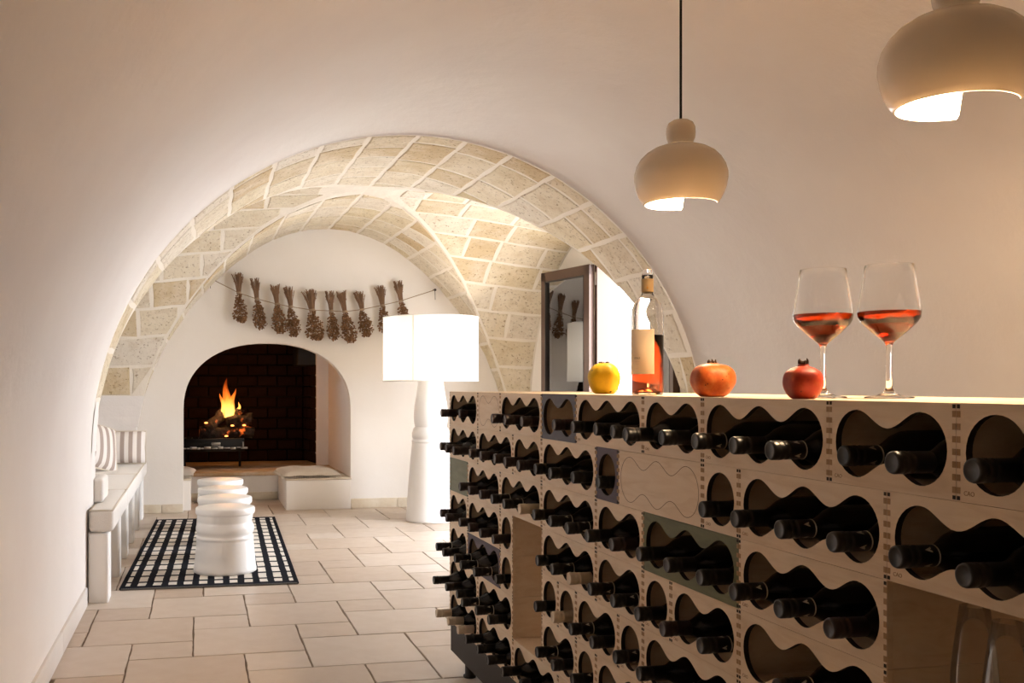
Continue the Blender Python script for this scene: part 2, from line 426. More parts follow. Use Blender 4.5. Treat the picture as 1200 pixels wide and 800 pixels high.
# ---- mortar surface of the groin vault
vm = MB()
def mortar(S, g, us, vs_):
    for u0, u1 in zip(us, us[1:]):
        for v0, v1 in zip(vs_, vs_[1:]):
            p = clip([(u0, v0), (u1, v0), (u1, v1), (u0, v1)], g)
            if len(p) >= 3:
                q = [S(*c) for c in p]
                vm.add(q, [tuple(range(len(q)))], 0, True)
mortar(S1, lambda a, b: g1(a, b)+.0015, list(np.linspace(0, 1, 61)), list(np.linspace(YA, YB, 45)))
mortar(S2, lambda a, b: g2(a, b)+.0015, list(np.linspace(0, 1, 61)), list(np.linspace(XREC, XWIN, 45)))
vault = struct(vm.build('ceiling_groin_vault', 'mortar'), 'groin vault of pale limestone blocks with wide mortar joints', 'vault')
# ---- stones of the vault, each a piece of its own
def make_stone(poly, S, scale, joint):
    n = len(poly); cx = sum(p[0] for p in poly)/n; cy = sum(p[1] for p in poly)/n
    C = S(cx, cy)
    e = 1e-3
    nrm = (S(cx+e, cy)-S(cx-e, cy)).cross(S(cx, cy+e)-S(cx, cy-e)).normalized()
    inside = Vector((1.2, YC, .9))
    if nrm.dot(inside-C) < 0: nrm = -nrm
    def off(d, back):
        out = []
        for p in poly:
            dx, dy = (p[0]-cx)*scale[0], (p[1]-cy)*scale[1]; L = math.hypot(dx, dy)
            k = max(.05, 1-d*1.25/max(L, 1e-4)); q = S(cx+(p[0]-cx)*k, cy+(p[1]-cy)*k); out.append(q+nrm*back)
        return out
    pr = random.uniform(.002, .006)
    top = off(joint+.008, pr); mid = off(joint+.001, pr*.35); bot = off(joint, -.012)
    m = MB(); vs = [C+nrm*pr]+top+mid+bot
    fs = []
    for i in range(n):
        j = (i+1) % n
        fs += [(0, 1+i, 1+j), (1+i, 1+n+i, 1+n+j, 1+j), (1+n+i, 1+2*n+i, 1+2*n+j, 1+n+j)]
    m.add([v-C for v in vs], fs, 0, False)
    m.build('stone', 'stone', vault, tuple(C))
def densify(u0, u1, v0, v1, nu=4, nv=4):
    p = [(u0+(u1-u0)*i/nu, v0) for i in range(nu)]+[(u1, v0+(v1-v0)*i/nv) for i in range(nv)]
    p += [(u1-(u1-u0)*i/nu, v1) for i in range(nu)]+[(u0, v1-(v1-v0)*i/nv) for i in range(nv)]; return p
def area(poly, sc): return abs(sum(poly[i][0]*poly[(i+1) % len(poly)][1]-poly[(i+1) % len(poly)][0]*poly[i][1] for i in range(len(poly))))/2*sc[0]*sc[1]
rs = random.Random(21); nstones = 0
L1 = 5.4; nc = 20
def gs1(t, y):
    p = S1(t, y); lim = 1.02 if p.x < 1 else .80
    return min(g1(t, y)-.012, p.z-lim)
for c in range(nc):
    t0, t1 = c/nc, (c+1)/nc
    y = YA-rs.uniform(0, .28)
    while y < YB-.02:
        ln = rs.uniform(.24, .46); y1 = min(y+ln, YB)
        if YB-y1 < .12: y1 = YB
        p = clip(densify(t0, t1, max(y, YA+.004), y1), gs1); y = y1
        if len(p) >= 3 and area(p, (L1, 1)) > .012: make_stone(p, S1, (L1, 1), .013); nstones += 1
L2 = 5.1; nc2 = 19
def gs2(s, x):
    p = S2(s, x); lim = 1.02 if p.x < 1 else .80
    return min(g2(s, x)-.012, p.z-lim)
for c in range(nc2):
    s0, s1 = c/nc2, (c+1)/nc2
    x = XREC-rs.uniform(0, .3)
    while x < XWIN-.01:
        x1 = min(x+rs.uniform(.27, .56), XWIN)
        if XWIN-x1 < .13: x1 = XWIN
        p = clip(densify(s0, s1, max(x, XREC), x1), gs2); x = x1
        if len(p) >= 3 and area(p, (L2, 1)) > .012: make_stone(p, S2, (L2, 1), .013); nstones += 1
print('stones', nstones, 'tiles', nt)
# ---- front room: plastered barrel vault running into the arch with a rounded shoulder
def prof_room(t):
    a = PI*(1-t); return (1.2725+1.8275*math.cos(a), ZS+1.805*math.sin(a))
ys = list(np.linspace(REAR, 4.95, 12))+[4.95+.5*math.sin(PI/2*k/14) for k in range(1, 15)]
def wroom(y):
    u = max(0, (y-4.95)/.5); return 1-math.sqrt(max(0, 1-u*u))
def room_pt(t, y):
    a, b = prof_room(t), prof_front(t); w = wroom(y); return Vector((a[0]+(b[0]-a[0])*w, y, a[1]+(b[1]-a[1])*w))
def grid(name, fn, us, vs_, mat, label, cat):
    m = MB(); vs = [fn(u, v) for u in us for v in vs_]; nv = len(vs_)
    fs = [(i*nv+j, i*nv+j+1, (i+1)*nv+j+1, (i+1)*nv+j) for i in range(len(us)-1) for j in range(nv-1)]
    m.add(vs, fs, 0, True); return struct(m.build(name, mat), label, cat)
grid('ceiling', room_pt, list(np.linspace(0, 1, 65)), ys, 'plaster', 'smooth white plastered barrel vault over the wine counter', 'ceiling')
grid('wall_left', lambda u, y: Vector((room_pt(0, y).x, y, u*ZS)), [-.02, 1], ys, 'plaster', 'white plastered lower wall left of the passage', 'wall')
grid('wall_right', lambda u, y: Vector((room_pt(1, y).x, y, u*ZS)), [-.02, 1], ys, 'plaster', 'white plastered wall behind the wine counter', 'wall')
# rear wall
rw = MB(); N = 40
pts = [(XL, -.02)]+[prof_room(i/N) for i in range(N+1)]+[(XR, -.02)]
rw.add([(x, REAR, z) for x, z in pts], [tuple(range(len(pts)))])
struct(rw.build('wall_rear', 'plaster'), 'white end wall opposite the fireplace', 'wall')
# ---- lower walls of the bay
def prism(m, pts, z0, z1_, mi=0):
    n = len(pts); vs = [(x, y, z0) for x, y in pts]+[(x, y, z1_) for x, y in pts]
    m.add(vs, [tuple(range(n)), tuple(range(n, 2*n))]+[(i, (i+1) % n, n+(i+1) % n, n+i) for i in range(n)], mi)
w = MB(); prism(w, [(2.967, YA), (3.12, YA), (3.12, YC-AF), (2.96, YC-AF)], -.02, ZS+.004); struct(w.build('wall_right_front_pier', 'plaster'), 'white pier foot under the stone arch near the window', 'wall')
w = MB(); prism(w, [(XWIN, YC+1.62), (3.12, YC+1.62), (3.12, YB), (2.81, YB), (2.815, YC+1.69)], -.02, ZS+.004); struct(w.build('wall_right_back_pier', 'plaster'), 'white pier foot between window and fireplace wall', 'wall')
w = MB(); prism(w, [(-.512, YB), (-.52, YC+1.80), (XREC, YC+1.80), (XREC, YB)], -.02, ZS+.004)
struct(w.build('wall_left_back_pier', 'plaster'), 'white pier foot at the far end of the bench', 'wall')
w = MB(); prism(w, [(-.547, YA), (-.545, YC-AF), (XREC, YC-AF), (XREC, YA)], -.02, ZS+.004); struct(w.build('wall_left_front_pier', 'plaster'), 'white pier foot at the near end of the bench', 'wall')
# white plaster over the lower stones on the left: the vault foot between springing and impost
w = MB()
def skin(S, us, vs_, g, zmax):
    for u0, u1 in zip(us, us[1:]):
        for v0, v1 in zip(vs_, vs_[1:]):
            p = clip([(u0, v0), (u1, v0), (u1, v1), (u0, v1)], lambda a, b: min(g(a, b), zmax-S(a, b).z))
            if len(p) >= 3:
                q = []
                for c in p:
                    P = S(*c); q.append(P+(Vector((1.2, YC, P.z))-P).normalized()*.006)
                w.add(q, [tuple(range(len(q)))], 0, True)
skin(S1, list(np.linspace(0, .12, 8)), list(np.linspace(YA+.002, YB, 30)), g1, 1.02)
skin(S2, list(np.linspace(.84, 1, 10)), list(np.linspace(XREC, 0, 16)), g2, 1.02)
skin(S2, list(np.linspace(0, .16, 10)), list(np.linspace(XREC, 0, 16)), g2, 1.02)
struct(w.build('wall_left_impost', 'plaster'), 'white plaster foot below the stone vault beside the bench', 'wall')
# left recess wall behind the bench
w = MB(); w.box(XREC-.1, XREC, YA, YB, -.02, 2.6); struct(w.build('wall_left_recess', 'plaster'), 'white wall behind the built-in bench', 'wall')
# window wall
WY0, WY1, WZ1 = 6.04, 7.2, 2.1
w = MB(); w.box(XWIN, 3.16, YA, WY0, -.02, 2.7); w.box(XWIN, 3.16, WY1, YB, -.02, 2.7); w.box(XWIN, 3.16, WY0, WY1, WZ1, 2.7)
struct(w.build('wall_window', 'plaster_warm'), 'white wall around the open brown framed window', 'wall')
# ---- fireplace wall with arched opening
FX0, FX1, FZS, FZT = -.125, 1.349, .90, 1.485
fc = (FX0+FX1)/2; fa = (FX1-FX0)/2
def farch(n=32):
    out = []
    for i in range(n+1):
        a = PI*(1-i/n); c, s = math.cos(a), math.sin(a); p = 2/2.25
        out.append((fc+fa*math.copysign(abs(c)**p, c), FZS+(FZT-FZS)*abs(s)**p))
    return out
w = MB(); ar = farch(); ar[0] = (FX0, FZS); ar[-1] = (FX1, FZS); TH = .14
for Y, in ((YB,),):
    w.add([(-1.2, Y, -.02), (FX0, Y, -.02), (FX0, Y, 2.7), (-1.2, Y, 2.7)], [(0, 1, 2, 3)])
    w.add([(FX1, Y, -.02), (3.15, Y, -.02), (3.15, Y, 2.7), (FX1, Y, 2.7)], [(0, 1, 2, 3)])
    for (xa, za), (xb, zb) in zip(ar, ar[1:]): w.add([(xa, Y, za), (xb, Y, zb), (xb, Y, 2.7), (xa, Y, 2.7)], [(0, 1, 2, 3)])
rim = [(FX0, -.02)]+ar+[(FX1, -.02)]
for (xa, za), (xb, zb) in zip(rim, rim[1:]): w.add([(xa, YB, za), (xb, YB, zb), (xb, YB+TH, zb), (xa, YB+TH, za)], [(0, 1, 2, 3)], 0, True)
struct(w.build('wall_back', 'plaster_warm'), 'white end wall with the arched fireplace opening', 'wall')
# skirtings
def skirt(name, pieces, mat, label):
    r = struct(empty(name), label, 'skirting')
    for p in pieces:
        m = MB(); m.rbox((p[1]-p[0], p[3]-p[2], p[5]-p[4]), ((p[0]+p[1])/2, (p[2]+p[3])/2, (p[4]+p[5])/2), .004, 2); m.build('skirting_piece', mat, r)
skirt('baseboard_left', [(XL-.01, XL+.014, 5.23-(i+1)*.92+.004, 5.23-i*.92, 0, .095) for i in range(5)], 'skirting_white', 'pale stone skirting along the left wall')
xs = [-.5, -.31, FX0-.002]; pcs = [(a+.002, b-.002, YB-.014, YB+.004, 0, .075) for a, b in zip(xs, xs[1:])]
xs = [1.352, 1.78, 2.2, 2.6, 2.81]; pcs += [(a+.002, b-.002, YB-.014, YB+.004, 0, .085) for a, b in zip(xs, xs[1:])]
skirt('baseboard_back', pcs, 'skirting', 'beige stone skirting under the fireplace wall')
# unseen slab added above the vaults to keep sky light out
w = MB(); w.box(-1.4, 3.4, REAR-.1, YB+.1, 2.7, 2.85); struct(w.build('sky_blocker', 'plaster'), 'unseen slab added above the vaults to block sky light', 'sky_blocker')
# terrace outside the window
w = MB(); w.box(3.17, 8, 2, 12, -.3, -.05); struct(w.build('ground_terrace', 'terrace'), 'pale terrace outside the window', 'terrace')

# ================================================================== FIREPLACE
HY, BY = 9.77, 11.2
fp = tag(empty('fireplace', (.6, YB+TH, 0)), 'arched open fireplace with raised hearth and sooty brick back', 'fireplace')
def fpart(name, mb, mat):
    o = mb.build(name, mat, fp); o.location = (-.6, -(YB+TH), 0); return o
m = MB(); m.box(FX1+.001, FX1+.1, YB+TH, 10.5, -.02, 1.75); m.box(1.225, FX1+.1, 10.5, 10.6, -.02, 1.5); fpart('side_wall', m, 'plaster')
m = MB(); m.box(FX0-.35, FX0-.3, YB+TH, BY, -.02, 1.9); m.box(FX0-.3, FX1+.1, YB+TH+.02, BY, 1.62, 1.7); m.box(FX0-.3, FX1+.1, BY, BY+.06, 0, 1.7)
m.box(FX0-.3, FX0, YB+TH, YB+TH+.01, .3, 1.7); m.box(FX0-.3, FX1+.1, YB+TH+.005, YB+TH+.015, 1.5, 1.7)
fpart('sooty_lining', m, 'soot')
m = MB(); m.rbox((1.75, BY-HY, .035), (.6, (BY+HY)/2, .2525), .008, 2); fpart('hearth_slab', m, 'hearth')
m = MB(); m.box(-.42, 1.4, HY+.02, BY, -.01, .236); fpart('hearth_base', m, 'plaster_warm')
m = MB(); m.rbox((.83, .016, .075), (.345, HY+.016, .0375), .003, 1); fpart('hearth_skirting', m, 'skirting')
for x0, x1 in ((.765, 1.348), (-.42, -.062)):
    m = MB(); y0 = YB-.035 if x0 > 0 else YB+TH+.002
    m.rbox((x1-x0, HY+.03-y0, .27), ((x0+x1)/2, (HY+.03+y0)/2, .13), .012, 2); b = fpart('seat_block', m, 'plaster_warm')
    m = MB(); m.rbox((x1-x0+.008, HY+.03-y0, .014), ((x0+x1)/2, (HY+.03+y0)/2-.004, .271), .003, 1); c = m.build('stone_top', 'skirting', b)
# bricks of the back and of the right cheek
bmesh_cache = {}
def brick_obj(size, loc, rz=0):
    k = tuple(round(s, 3) for s in size)
    if k not in bmesh_cache: q = MB(); q.rbox(size, (0, 0, 0), .006, 1, smooth=False); bmesh_cache[k] = q.mesh('brick', 'brick')
    o = link('brick', bmesh_cache[k], fp, (loc[0]-.6, loc[1]-(YB+TH), loc[2])); o.rotation_euler.z = rz
for r in range(11):
    z = .335+r*.118; x = -.32-(r % 2)*.11
    while x < 1.14:
        x1 = x+.215; a, b = max(x, -.32), min(x1, 1.15)
        if b-a > .04: brick_obj((b-a-.012, .06, .106), ((a+b)/2, BY-.02, z))
        x = x1
ang = math.atan2(BY-10.55, 1.15-1.225)
for r in range(9):
    z = .335+r*.118; d = -(r % 2)*.11; L = math.hypot(BY-10.55, .075)
    while d < L-.03:
        a, b = max(0, d), min(L, d+.215)
        if b-a > .04:
            c = (a+b)/2; brick_obj((b-a-.012, .06, .106), (1.225+.03+math.cos(ang)*c, 10.56+math.sin(ang)*c, z), ang)
        d += .215
m = MB(); m.box(1.24, 1.36, 10.6, BY, 0, 1.65); fpart('cheek_backing', m, 'soot')
m = MB(); m.rbox((.34, .5, .2), (1.2, 10.85, 1.42), .02, 2); fpart('damper_box', m, 'blackiron')
# fire basket
GX, GY = .145, 10.32
gr = tag(empty('fire_basket', (GX, GY, .27)), 'black iron fire basket with a bright front strip on the hearth', 'grate')
m = MB(); m.rbox((.62, .02, .13), (0, -.19, .245), .004, 1); fr = m.build('front_plate', 'blackiron', gr)
m = MB()
rr = random.Random(4); x = -.29
while x < .29:
    L = rr.uniform(.02, .07); m.rbox((L, .006, rr.uniform(.012, .03)), (x+L/2, -.203, .215+rr.uniform(-.004, .006)), .002, 1); x += L+.004
m.rbox((.014, .006, .07), (.296, -.203, .242), .002, 1); m.rbox((.09, .006, .022), (.03, -.204, .262), .004, 1); m.rbox((.09, .006, .008), (.03, -.204, .238), .002, 1)
m.build('front_strip', 'steel', gr)
for sx in (-1, 1):
    m = MB(); m.rbox((.025, .025, .30), (sx*.28, .18, .15), .003, 1); m.build('leg', 'blackiron', gr)
    m = MB(); m.rbox((.025, .39, .025), (sx*.28, 0, .285), .003, 1); m.build('side_bar', 'blackiron', gr)
for i in range(9): m = MB(); m.tube([(-.27+i*.0675, -.185, .3), (-.27+i*.0675, .2, .3)], .008, 6); m.build('grate_bar', 'blackiron', gr)
m = MB(); m.box(-.3, .3, .19, .205, .18, .31); m.build('back_plate', 'blackiron', gr)
# logs
def log_obj(a, b, r, label, seed):
    a, b = Vector(a), Vector(b); rnd = random.Random(seed); n = 7
    pts = [a.lerp(b, i/(n-1))+Vector((rnd.uniform(-1, 1), rnd.uniform(-1, 1), rnd.uniform(-1, 1)))*r*.14 for i in range(n)]
    c = (a+b)/2; m = MB(); m.tube([p-c for p in pts], [r*rnd.uniform(.82, 1.12) for _ in range(n)], 10)
    return tag(m.build('log', 'log', None, tuple(c)), label, 'log', 'burning logs')
log_obj((.02, 10.28, .625), (.55, 10.34, .63), .068, 'charred thick log lying across the fire basket at the front', 1)
log_obj((.02, 10.43, .63), (.5, 10.44, .65), .068, 'charred log at the back of the fire basket', 2)
log_obj((.08, 10.24, .66), (.26, 10.42, .82), .06, 'charred log leaning up to the flames', 3)
log_obj((.30, 10.30, .73), (.54, 10.38, .77), .062, 'short charred log on top beside the flames', 4)
log_obj((.36, 10.42, .73), (.42, 10.36, .86), .05, 'stubby charred log standing up behind the flames', 5)
# flames
fm = MB(); rr = random.Random(9)
def tongue(m, x, y, z, h, r, lean):
    n = 14; pts = []; rad = []
    for i in range(n+1):
        t = i/n; pts.append((x+lean*t*t+.018*math.sin(t*7+x*40)*t, y+.012*math.sin(t*5+y*30), z+h*t)); rad.append(max(.001, r*(math.sin(PI*min(1, (t*.85+.15)))**.8)*(1-.55*t)))
    m.tube(pts, rad, 12)
for x, y, z, h, r, l in ((.295, 10.36, .78, .41, .062, -.015), (.335, 10.37, .78, .30, .045, .03), (.26, 10.36, .78, .25, .04, -.03), (.305, 10.34, .78, .20, .045, .0), (.395, 10.39, .80, .14, .025, .03)): tongue(fm, x-.3, y-10.36, z-.78, h, r, l)
tag(fm.build('fire', 'flame', None, (.3, 10.36, .78)), 'orange flames burning over the logs', 'fire')
for (x, y, z), lb in (((.08, 10.215, .735), 'glowing ember on the end of the leaning log'), ((.34, 10.235, .705), 'glowing ember between the thick front log and the short top log'), ((.46, 10.29, .705), 'glowing ember under the end of the short top log'), ((.28, 10.225, .60), 'glowing ember low on the thick front log')):
    m = MB(); m.lathe([(0, -.009), (.014, -.006), (.019, 0), (.012, .006), (0, .009)], 8)
    tag(m.build('ember', 'ember', None, (x, y, z)), lb, 'ember', 'embers among the logs')
point('fire_light', (.3, 10.34, .95), 10, (1, .42, .12), .12)
# oat cushions on the seat blocks
def flat_cushion(name, loc, size, label, rz, seed):
    r = random.Random(seed); n = 22; m = MB(); vs = []
    for lay in (1, -1):
        for i in range(n+1):
            for j in range(n+1):
                u, v = i/n*2-1, j/n*2-1; e = (1-abs(u)**3.2)*(1-abs(v)**3.2)
                k = 1+.05*(abs(u*v)**2)
                z = lay*size[2]/2*e**.5 if lay > 0 else -size[2]*.35*e**.35
                z += .006*math.sin(u*6+seed)*math.cos(v*5)*e
                if abs(u) == 1 or abs(v) == 1: z = -size[2]*.12+.004*math.sin(9*u+7*v)
                vs.append((u*size[0]/2*k, v*size[1]/2*k, z))
    q = (n+1)**2; fs = []
    for i in range(n):
        for j in range(n):
            a = i*(n+1)+j; f = (a, a+1, a+n+2, a+n+1); fs += [f, tuple(q+x for x in f[::-1])]
    m.add(vs, fs, 0, True); o = m.build(name, 'fringe_linen', None, loc); o.rotation_euler.z = rz
    fr = MB(); 
    for i in range(26):
        t = i/25*2-1
        for sx, sy, dx, dy in ((t, -1, 0, -1), (-1, t, -1, 0)):
            a = Vector((sx*size[0]/2*1.02, sy*size[1]/2*1.02, -size[2]*.12)); b = a+Vector((dx*.012+r.uniform(-.006, .006), dy*.012+r.uniform(-.006, .006), -.028))
            fr.tube([a, b], [.003, .002], 5)
    fr.build('fringe', 'fringe_linen', o); return tag(o, label, 'cushion')
flat_cushion('hearth_cushion', (.985, 9.22, .315), (.5, .62, .085), 'oat linen cushion on the white block right of the hearth', .06, 1)
flat_cushion('hearth_cushion', (-.20, 9.4, .315), (.33, .5, .085), 'oat linen cushion tucked behind the hearth opening, on the narrow block', -.05, 2)

# ================================================================== WINDOW
wn = struct(empty('window_1', (3.0, (WY0+WY1)/2, 0)), 'brown metal window standing open to the daylight', 'window')
def wpart(name, mb, mat, parent=wn):
    o = mb.build(name, mat, parent)
    if parent is wn: o.location = (-3.0, -(WY0+WY1)/2, 0)
    return o
m = MB()
for y0, y1 in ((WY0, WY0+.05), (WY1-.05, WY1)): m.box(2.985, 3.162, y0, y1, 0, WZ1)
m.box(2.985, 3.06, WY0, WY1, WZ1-.05, WZ1); wpart('window_frame', m, 'bronze')
def leaf(hinge, ang, label, L=.70):
    piv = empty('sash', (hinge[0]-3.0, hinge[1]-(WY0+WY1)/2, 0)); piv.parent = wn; piv.rotation_euler.z = ang
    z0, z1_ = .04, 2.04; t = .045
    m = MB(); m.box(0, .075, -t/2, t/2, z0, z1_); m.box(L-.06, L, -t/2, t/2, z0, z1_); m.box(0, L, -t/2, t/2, z1_-.075, z1_); m.box(0, L, -t/2, t/2, z0, z0+.1)
    m.build('sash_frame', 'bronze', piv)
    m = MB(); m.box(.075, .083, -t/2-.002, t/2+.002, z0+.1, z1_-.075); m.box(L-.068, L-.06, -t/2-.002, t/2+.002, z0+.1, z1_-.075); m.box(.075, L-.06, -t/2-.002, t/2+.002, z1_-.083, z1_-.075); m.build('gasket', 'bronze_dk', piv)
    m = MB(); m.box(.08, L-.065, -.004, .004, z0+.1, z1_-.08); m.build('pane', 'pane', piv)
    for z in (.4, 1.93): m = MB(); m.tube([(-.012, -.03, z-.05), (-.012, -.03, z+.05)], .013, 10); m.build('hinge', 'steel', piv)
leaf((2.955, WY1-.015), math.radians(102), 'far')
leaf((2.955, WY0+.03), math.radians(-97), 'near', .36)

# ================================================================== BENCH AND CUSHIONS
BX = -.445; BY0, BY1 = 5.29, 8.66
bn = tag(empty('bench', (-.75, 5.3, 0)), 'white built-in masonry bench on upright fins along the recess', 'bench')
def bpart(name, mb, mat): o = mb.build(name, mat, bn); o.location = (.75, -5.3, 0); return o
m = MB(); m.rbox((BX-.03+1.03, BY1-5.66, .06), ((BX-.03-1.03)/2, (5.66+BY1)/2, .33), .01, 2); m.rbox((.075, .5, .06), (BX-.03-.0375, 5.57, .33), .01, 2); bpart('seat_slab', m, 'white_matt')
m = MB(); m.box(-1.04, -.66, 5.66, BY1, -.005, .31); bpart('bench_back', m, 'plaster')
for y0 in (BY0, 5.98, 6.62, 7.26, 7.9, 8.5):
    m = MB(); x0 = -.545 if y0 == BY0 else -.70
    m.rbox((BX-x0, .16, .36), ((BX+x0)/2, y0+.08, .175), .012, 2); bpart('fin', m, 'white_matt')
def seat_cushion(y0, y1, x0, label):
    m = MB(); sz = (BX+.025-x0, y1-y0-.004, .115)
    def d(v): 
        k = max(0, 1-abs(2*v.x/sz[0])**4)*max(0, 1-abs(2*v.y/sz[1])**4); return (v.x, v.y, v.z+(.012*k if v.z > 0 else 0))
    bm = MB(); bm.rbox(sz, (0, 0, 0), .022, 3, deform=d); o = bm.build('seat_cushion', 'linen', None, ((BX+.025+x0)/2, (y0+y1)/2, .4175))
    m = MB()
    hx_, hy = sz[0]/2-.006, sz[1]/2-.006
    m.tube([(-hx_, -hy, .053), (hx_, -hy, .053), (hx_, hy, .053), (-hx_, hy, .053), (-hx_, -hy, .053)], .005, 6); m.build('piping', 'linen_end', o)
    return tag(o, label, 'cushion', 'seat cushions on the bench')
seat_cushion(5.29, 6.32, -.543, 'pale linen seat cushion at the free front end of the white bench')
seat_cushion(6.32, 7.42, -1.03, 'pale linen seat cushion in the middle of the white bench')
seat_cushion(7.42, 8.66, -1.03, 'pale linen seat cushion under the striped pillows')
m = MB(); m.rbox((.06, .30, .13), (0, 0, 0), .018, 3)
tag(m.build('bolster', 'linen', None, (-.525, 5.72, .545)), 'small pale bolster standing on the front bench cushion', 'bolster')
def pillow(loc, size, rot, label):
    n = 20; m = MB(); vs = []; q = (n+1)**2
    for lay in (1, -1):
        for i in range(n+1):
            for j in range(n+1):
                u, v = i/n*2-1, j/n*2-1; e = max(0, (1-abs(u)**2.4))*max(0, (1-abs(v)**2.4))
                px = u*size[0]/2*(1-.06*(1-v*v)*abs(u)**6*-1-.04*abs(u)); pz = v*size[1]/2*(1-.05*(1-abs(u)**2))
                vs.append((u*size[0]/2*(1-.05*(1-abs(v))), lay*size[2]/2*e**.45, v*size[1]/2*(1-.05*(1-abs(u)))))
    fs = []
    for i in range(n):
        for j in range(n):
            a = i*(n+1)+j; f = (a, a+1, a+n+2, a+n+1); fs += [f, tuple(q+x for x in f[::-1])]
    m.add(vs, fs, 0, True); o = m.build('pillow', 'stripe', None, loc); o.rotation_euler = rot
    e = MB(); c = [(-1, -1), (1, -1), (1, 1), (-1, 1), (-1, -1)]
    e.tube([(x*size[0]/2*.995, 0, z*size[1]/2*.995) for x, z in c], .006, 6); e.build('piping', 'linen_end', o)
    return tag(o, label, 'pillow', 'striped pillows on the bench')
pillow((-.635, 8.32, .612), (.45, .265, .15), (math.radians(-14), 0, 0), 'beige striped oblong pillow leaning at the end of the bench')
pillow((-.775, 7.70, .675), (.46, .36, .15), (math.radians(-24), math.radians(16), math.radians(40)), 'beige striped pillow tilted against the recess wall')

# ================================================================== RUG, STOOLS, FLOOR LAMP
rg = MB(); rg.rbox((.955, 2.84, .008), (0, 0, 0), .0035, 1, smooth=False)
R = rg.build('rug', 'rug', None, (.107, 7.01, .0045)); R.rotation_euler.z = math.radians(-1.6)
m = MB()
for sx in (-1, 1): m.box(sx*.4775-.006, sx*.4775+.006, -1.42, 1.42, -.004, .006)
m.build('side_binding', 'rug', R)
m = MB()
for sy in (-1, 1):
    for i in range(100): x = -.473+i*.00955; m.box(x-.003, x+.003, sy*1.425-.012, sy*1.425+.012, -.004, .004)
m.build('fringe', 'rug_edge', R)
tag(R, 'black and white checked woven rug under the white stools', 'rug')
SP = [(0, 0), (.178, 0), (.184, .004), (.184, .02), (.181, .03), (.172, .12), (.166, .185), (.164, .195), (.168, .199), (.168, .206), (.160, .212), (.158, .218), (.166, .232), (.171, .252), (.167, .273), (.158, .287), (.155, .293), (.157, .299), (.161, .315), (.163, .33), (.164, .338)]
SPT = [(0, .338), (.164, .338), (.170, .341), (.1735, .348), (.1735, .372), (.170, .379), (.160, .382), (0, .382)]
def stool(x, y, label, s):
    e = tag(empty('stool', (x, y, 0)), label, 'stool', 'white stools on the rug'); e.scale = (s, s, 1)
    link('body', stool_b, e); link('seat', stool_t, e); e.location.z = .009
m = MB(); m.lathe(SP, 48); stool_b = m.mesh('body', 'white_lacquer'); m = MB(); m.lathe(SPT, 48); stool_t = m.mesh('seat', 'white_lacquer')
for i, (x, y) in enumerate(((.158, 6.02), (.170, 6.56), (.172, 7.14), (.168, 7.78))):
    stool(x, y, ['white turned stool at the front end of the rug, farthest from the fire', 'white turned stool second from the front end of the rug', 'white turned stool third from the front end of the rug', 'white turned stool nearest the fireplace'][i], 1)
LX, LY = 1.87, 7.97
lp = tag(empty('floor_lamp', (LX, LY, 0)), 'tall white turned floor lamp with a big drum shade', 'lamp')
m = MB(); m.lathe([(0, 0), (.20, 0), (.206, .006), (.206, .02), (.203, .03), (.189, .25), (.170, .48), (.154, .63), (.151, .642)], 48); m.build('base', 'white_lacquer', lp)
m = MB(); m.lathe([(.151, .642), (.157, .646), (.157, .660), (.149, .668), (.146, .673), (.154, .685), (.156, .71), (.148, .745), (.136, .765), (.130, .77)], 48); m.build('collar', 'white_lacquer', lp)
m = MB(); m.lathe([(.130, .77), (.134, .785), (.139, .82), (.140, .87), (.135, .94), (.122, 1.02), (.109, 1.10), (.103, 1.15), (.11, 1.19), (.03, 1.20), (.03, 1.30), (0, 1.30)], 48); m.build('stem', 'white_lacquer', lp)
m = MB(); R0 = .392; m.lathe([(R0, 1.147), (R0, 1.665)], 64)
sh = m.build('lamp_shade', 'shade', lp)
m = MB()
for z in (1.147, 1.665): m.tube([(R0*math.cos(a), R0*math.sin(a), z) for a in [2*PI*i/64 for i in range(65)]], .005, 6, caps=False)
m.build('rim', 'white_matt', sh)
a = math.radians(-124); m = MB(); m.rbox((.008, .0010, .51), (0, 0, 0), .0003, 1); s_ = m.build('seam', 'linen', sh, ((R0-.0004)*math.cos(a), (R0-.0004)*math.sin(a), 1.406)); s_.rotation_euler.z = a+PI/2
m = MB()
for k in range(3): m.tube([(0, 0, 1.29), (R0*.99*math.cos(k*2.094), R0*.99*math.sin(k*2.094), 1.30)], .004, 6)
m.build('shade_carrier', 'white_matt', lp)
point('floor_lamp_bulb', (LX, LY, 1.34), 8, (1, .88, .74), .10)

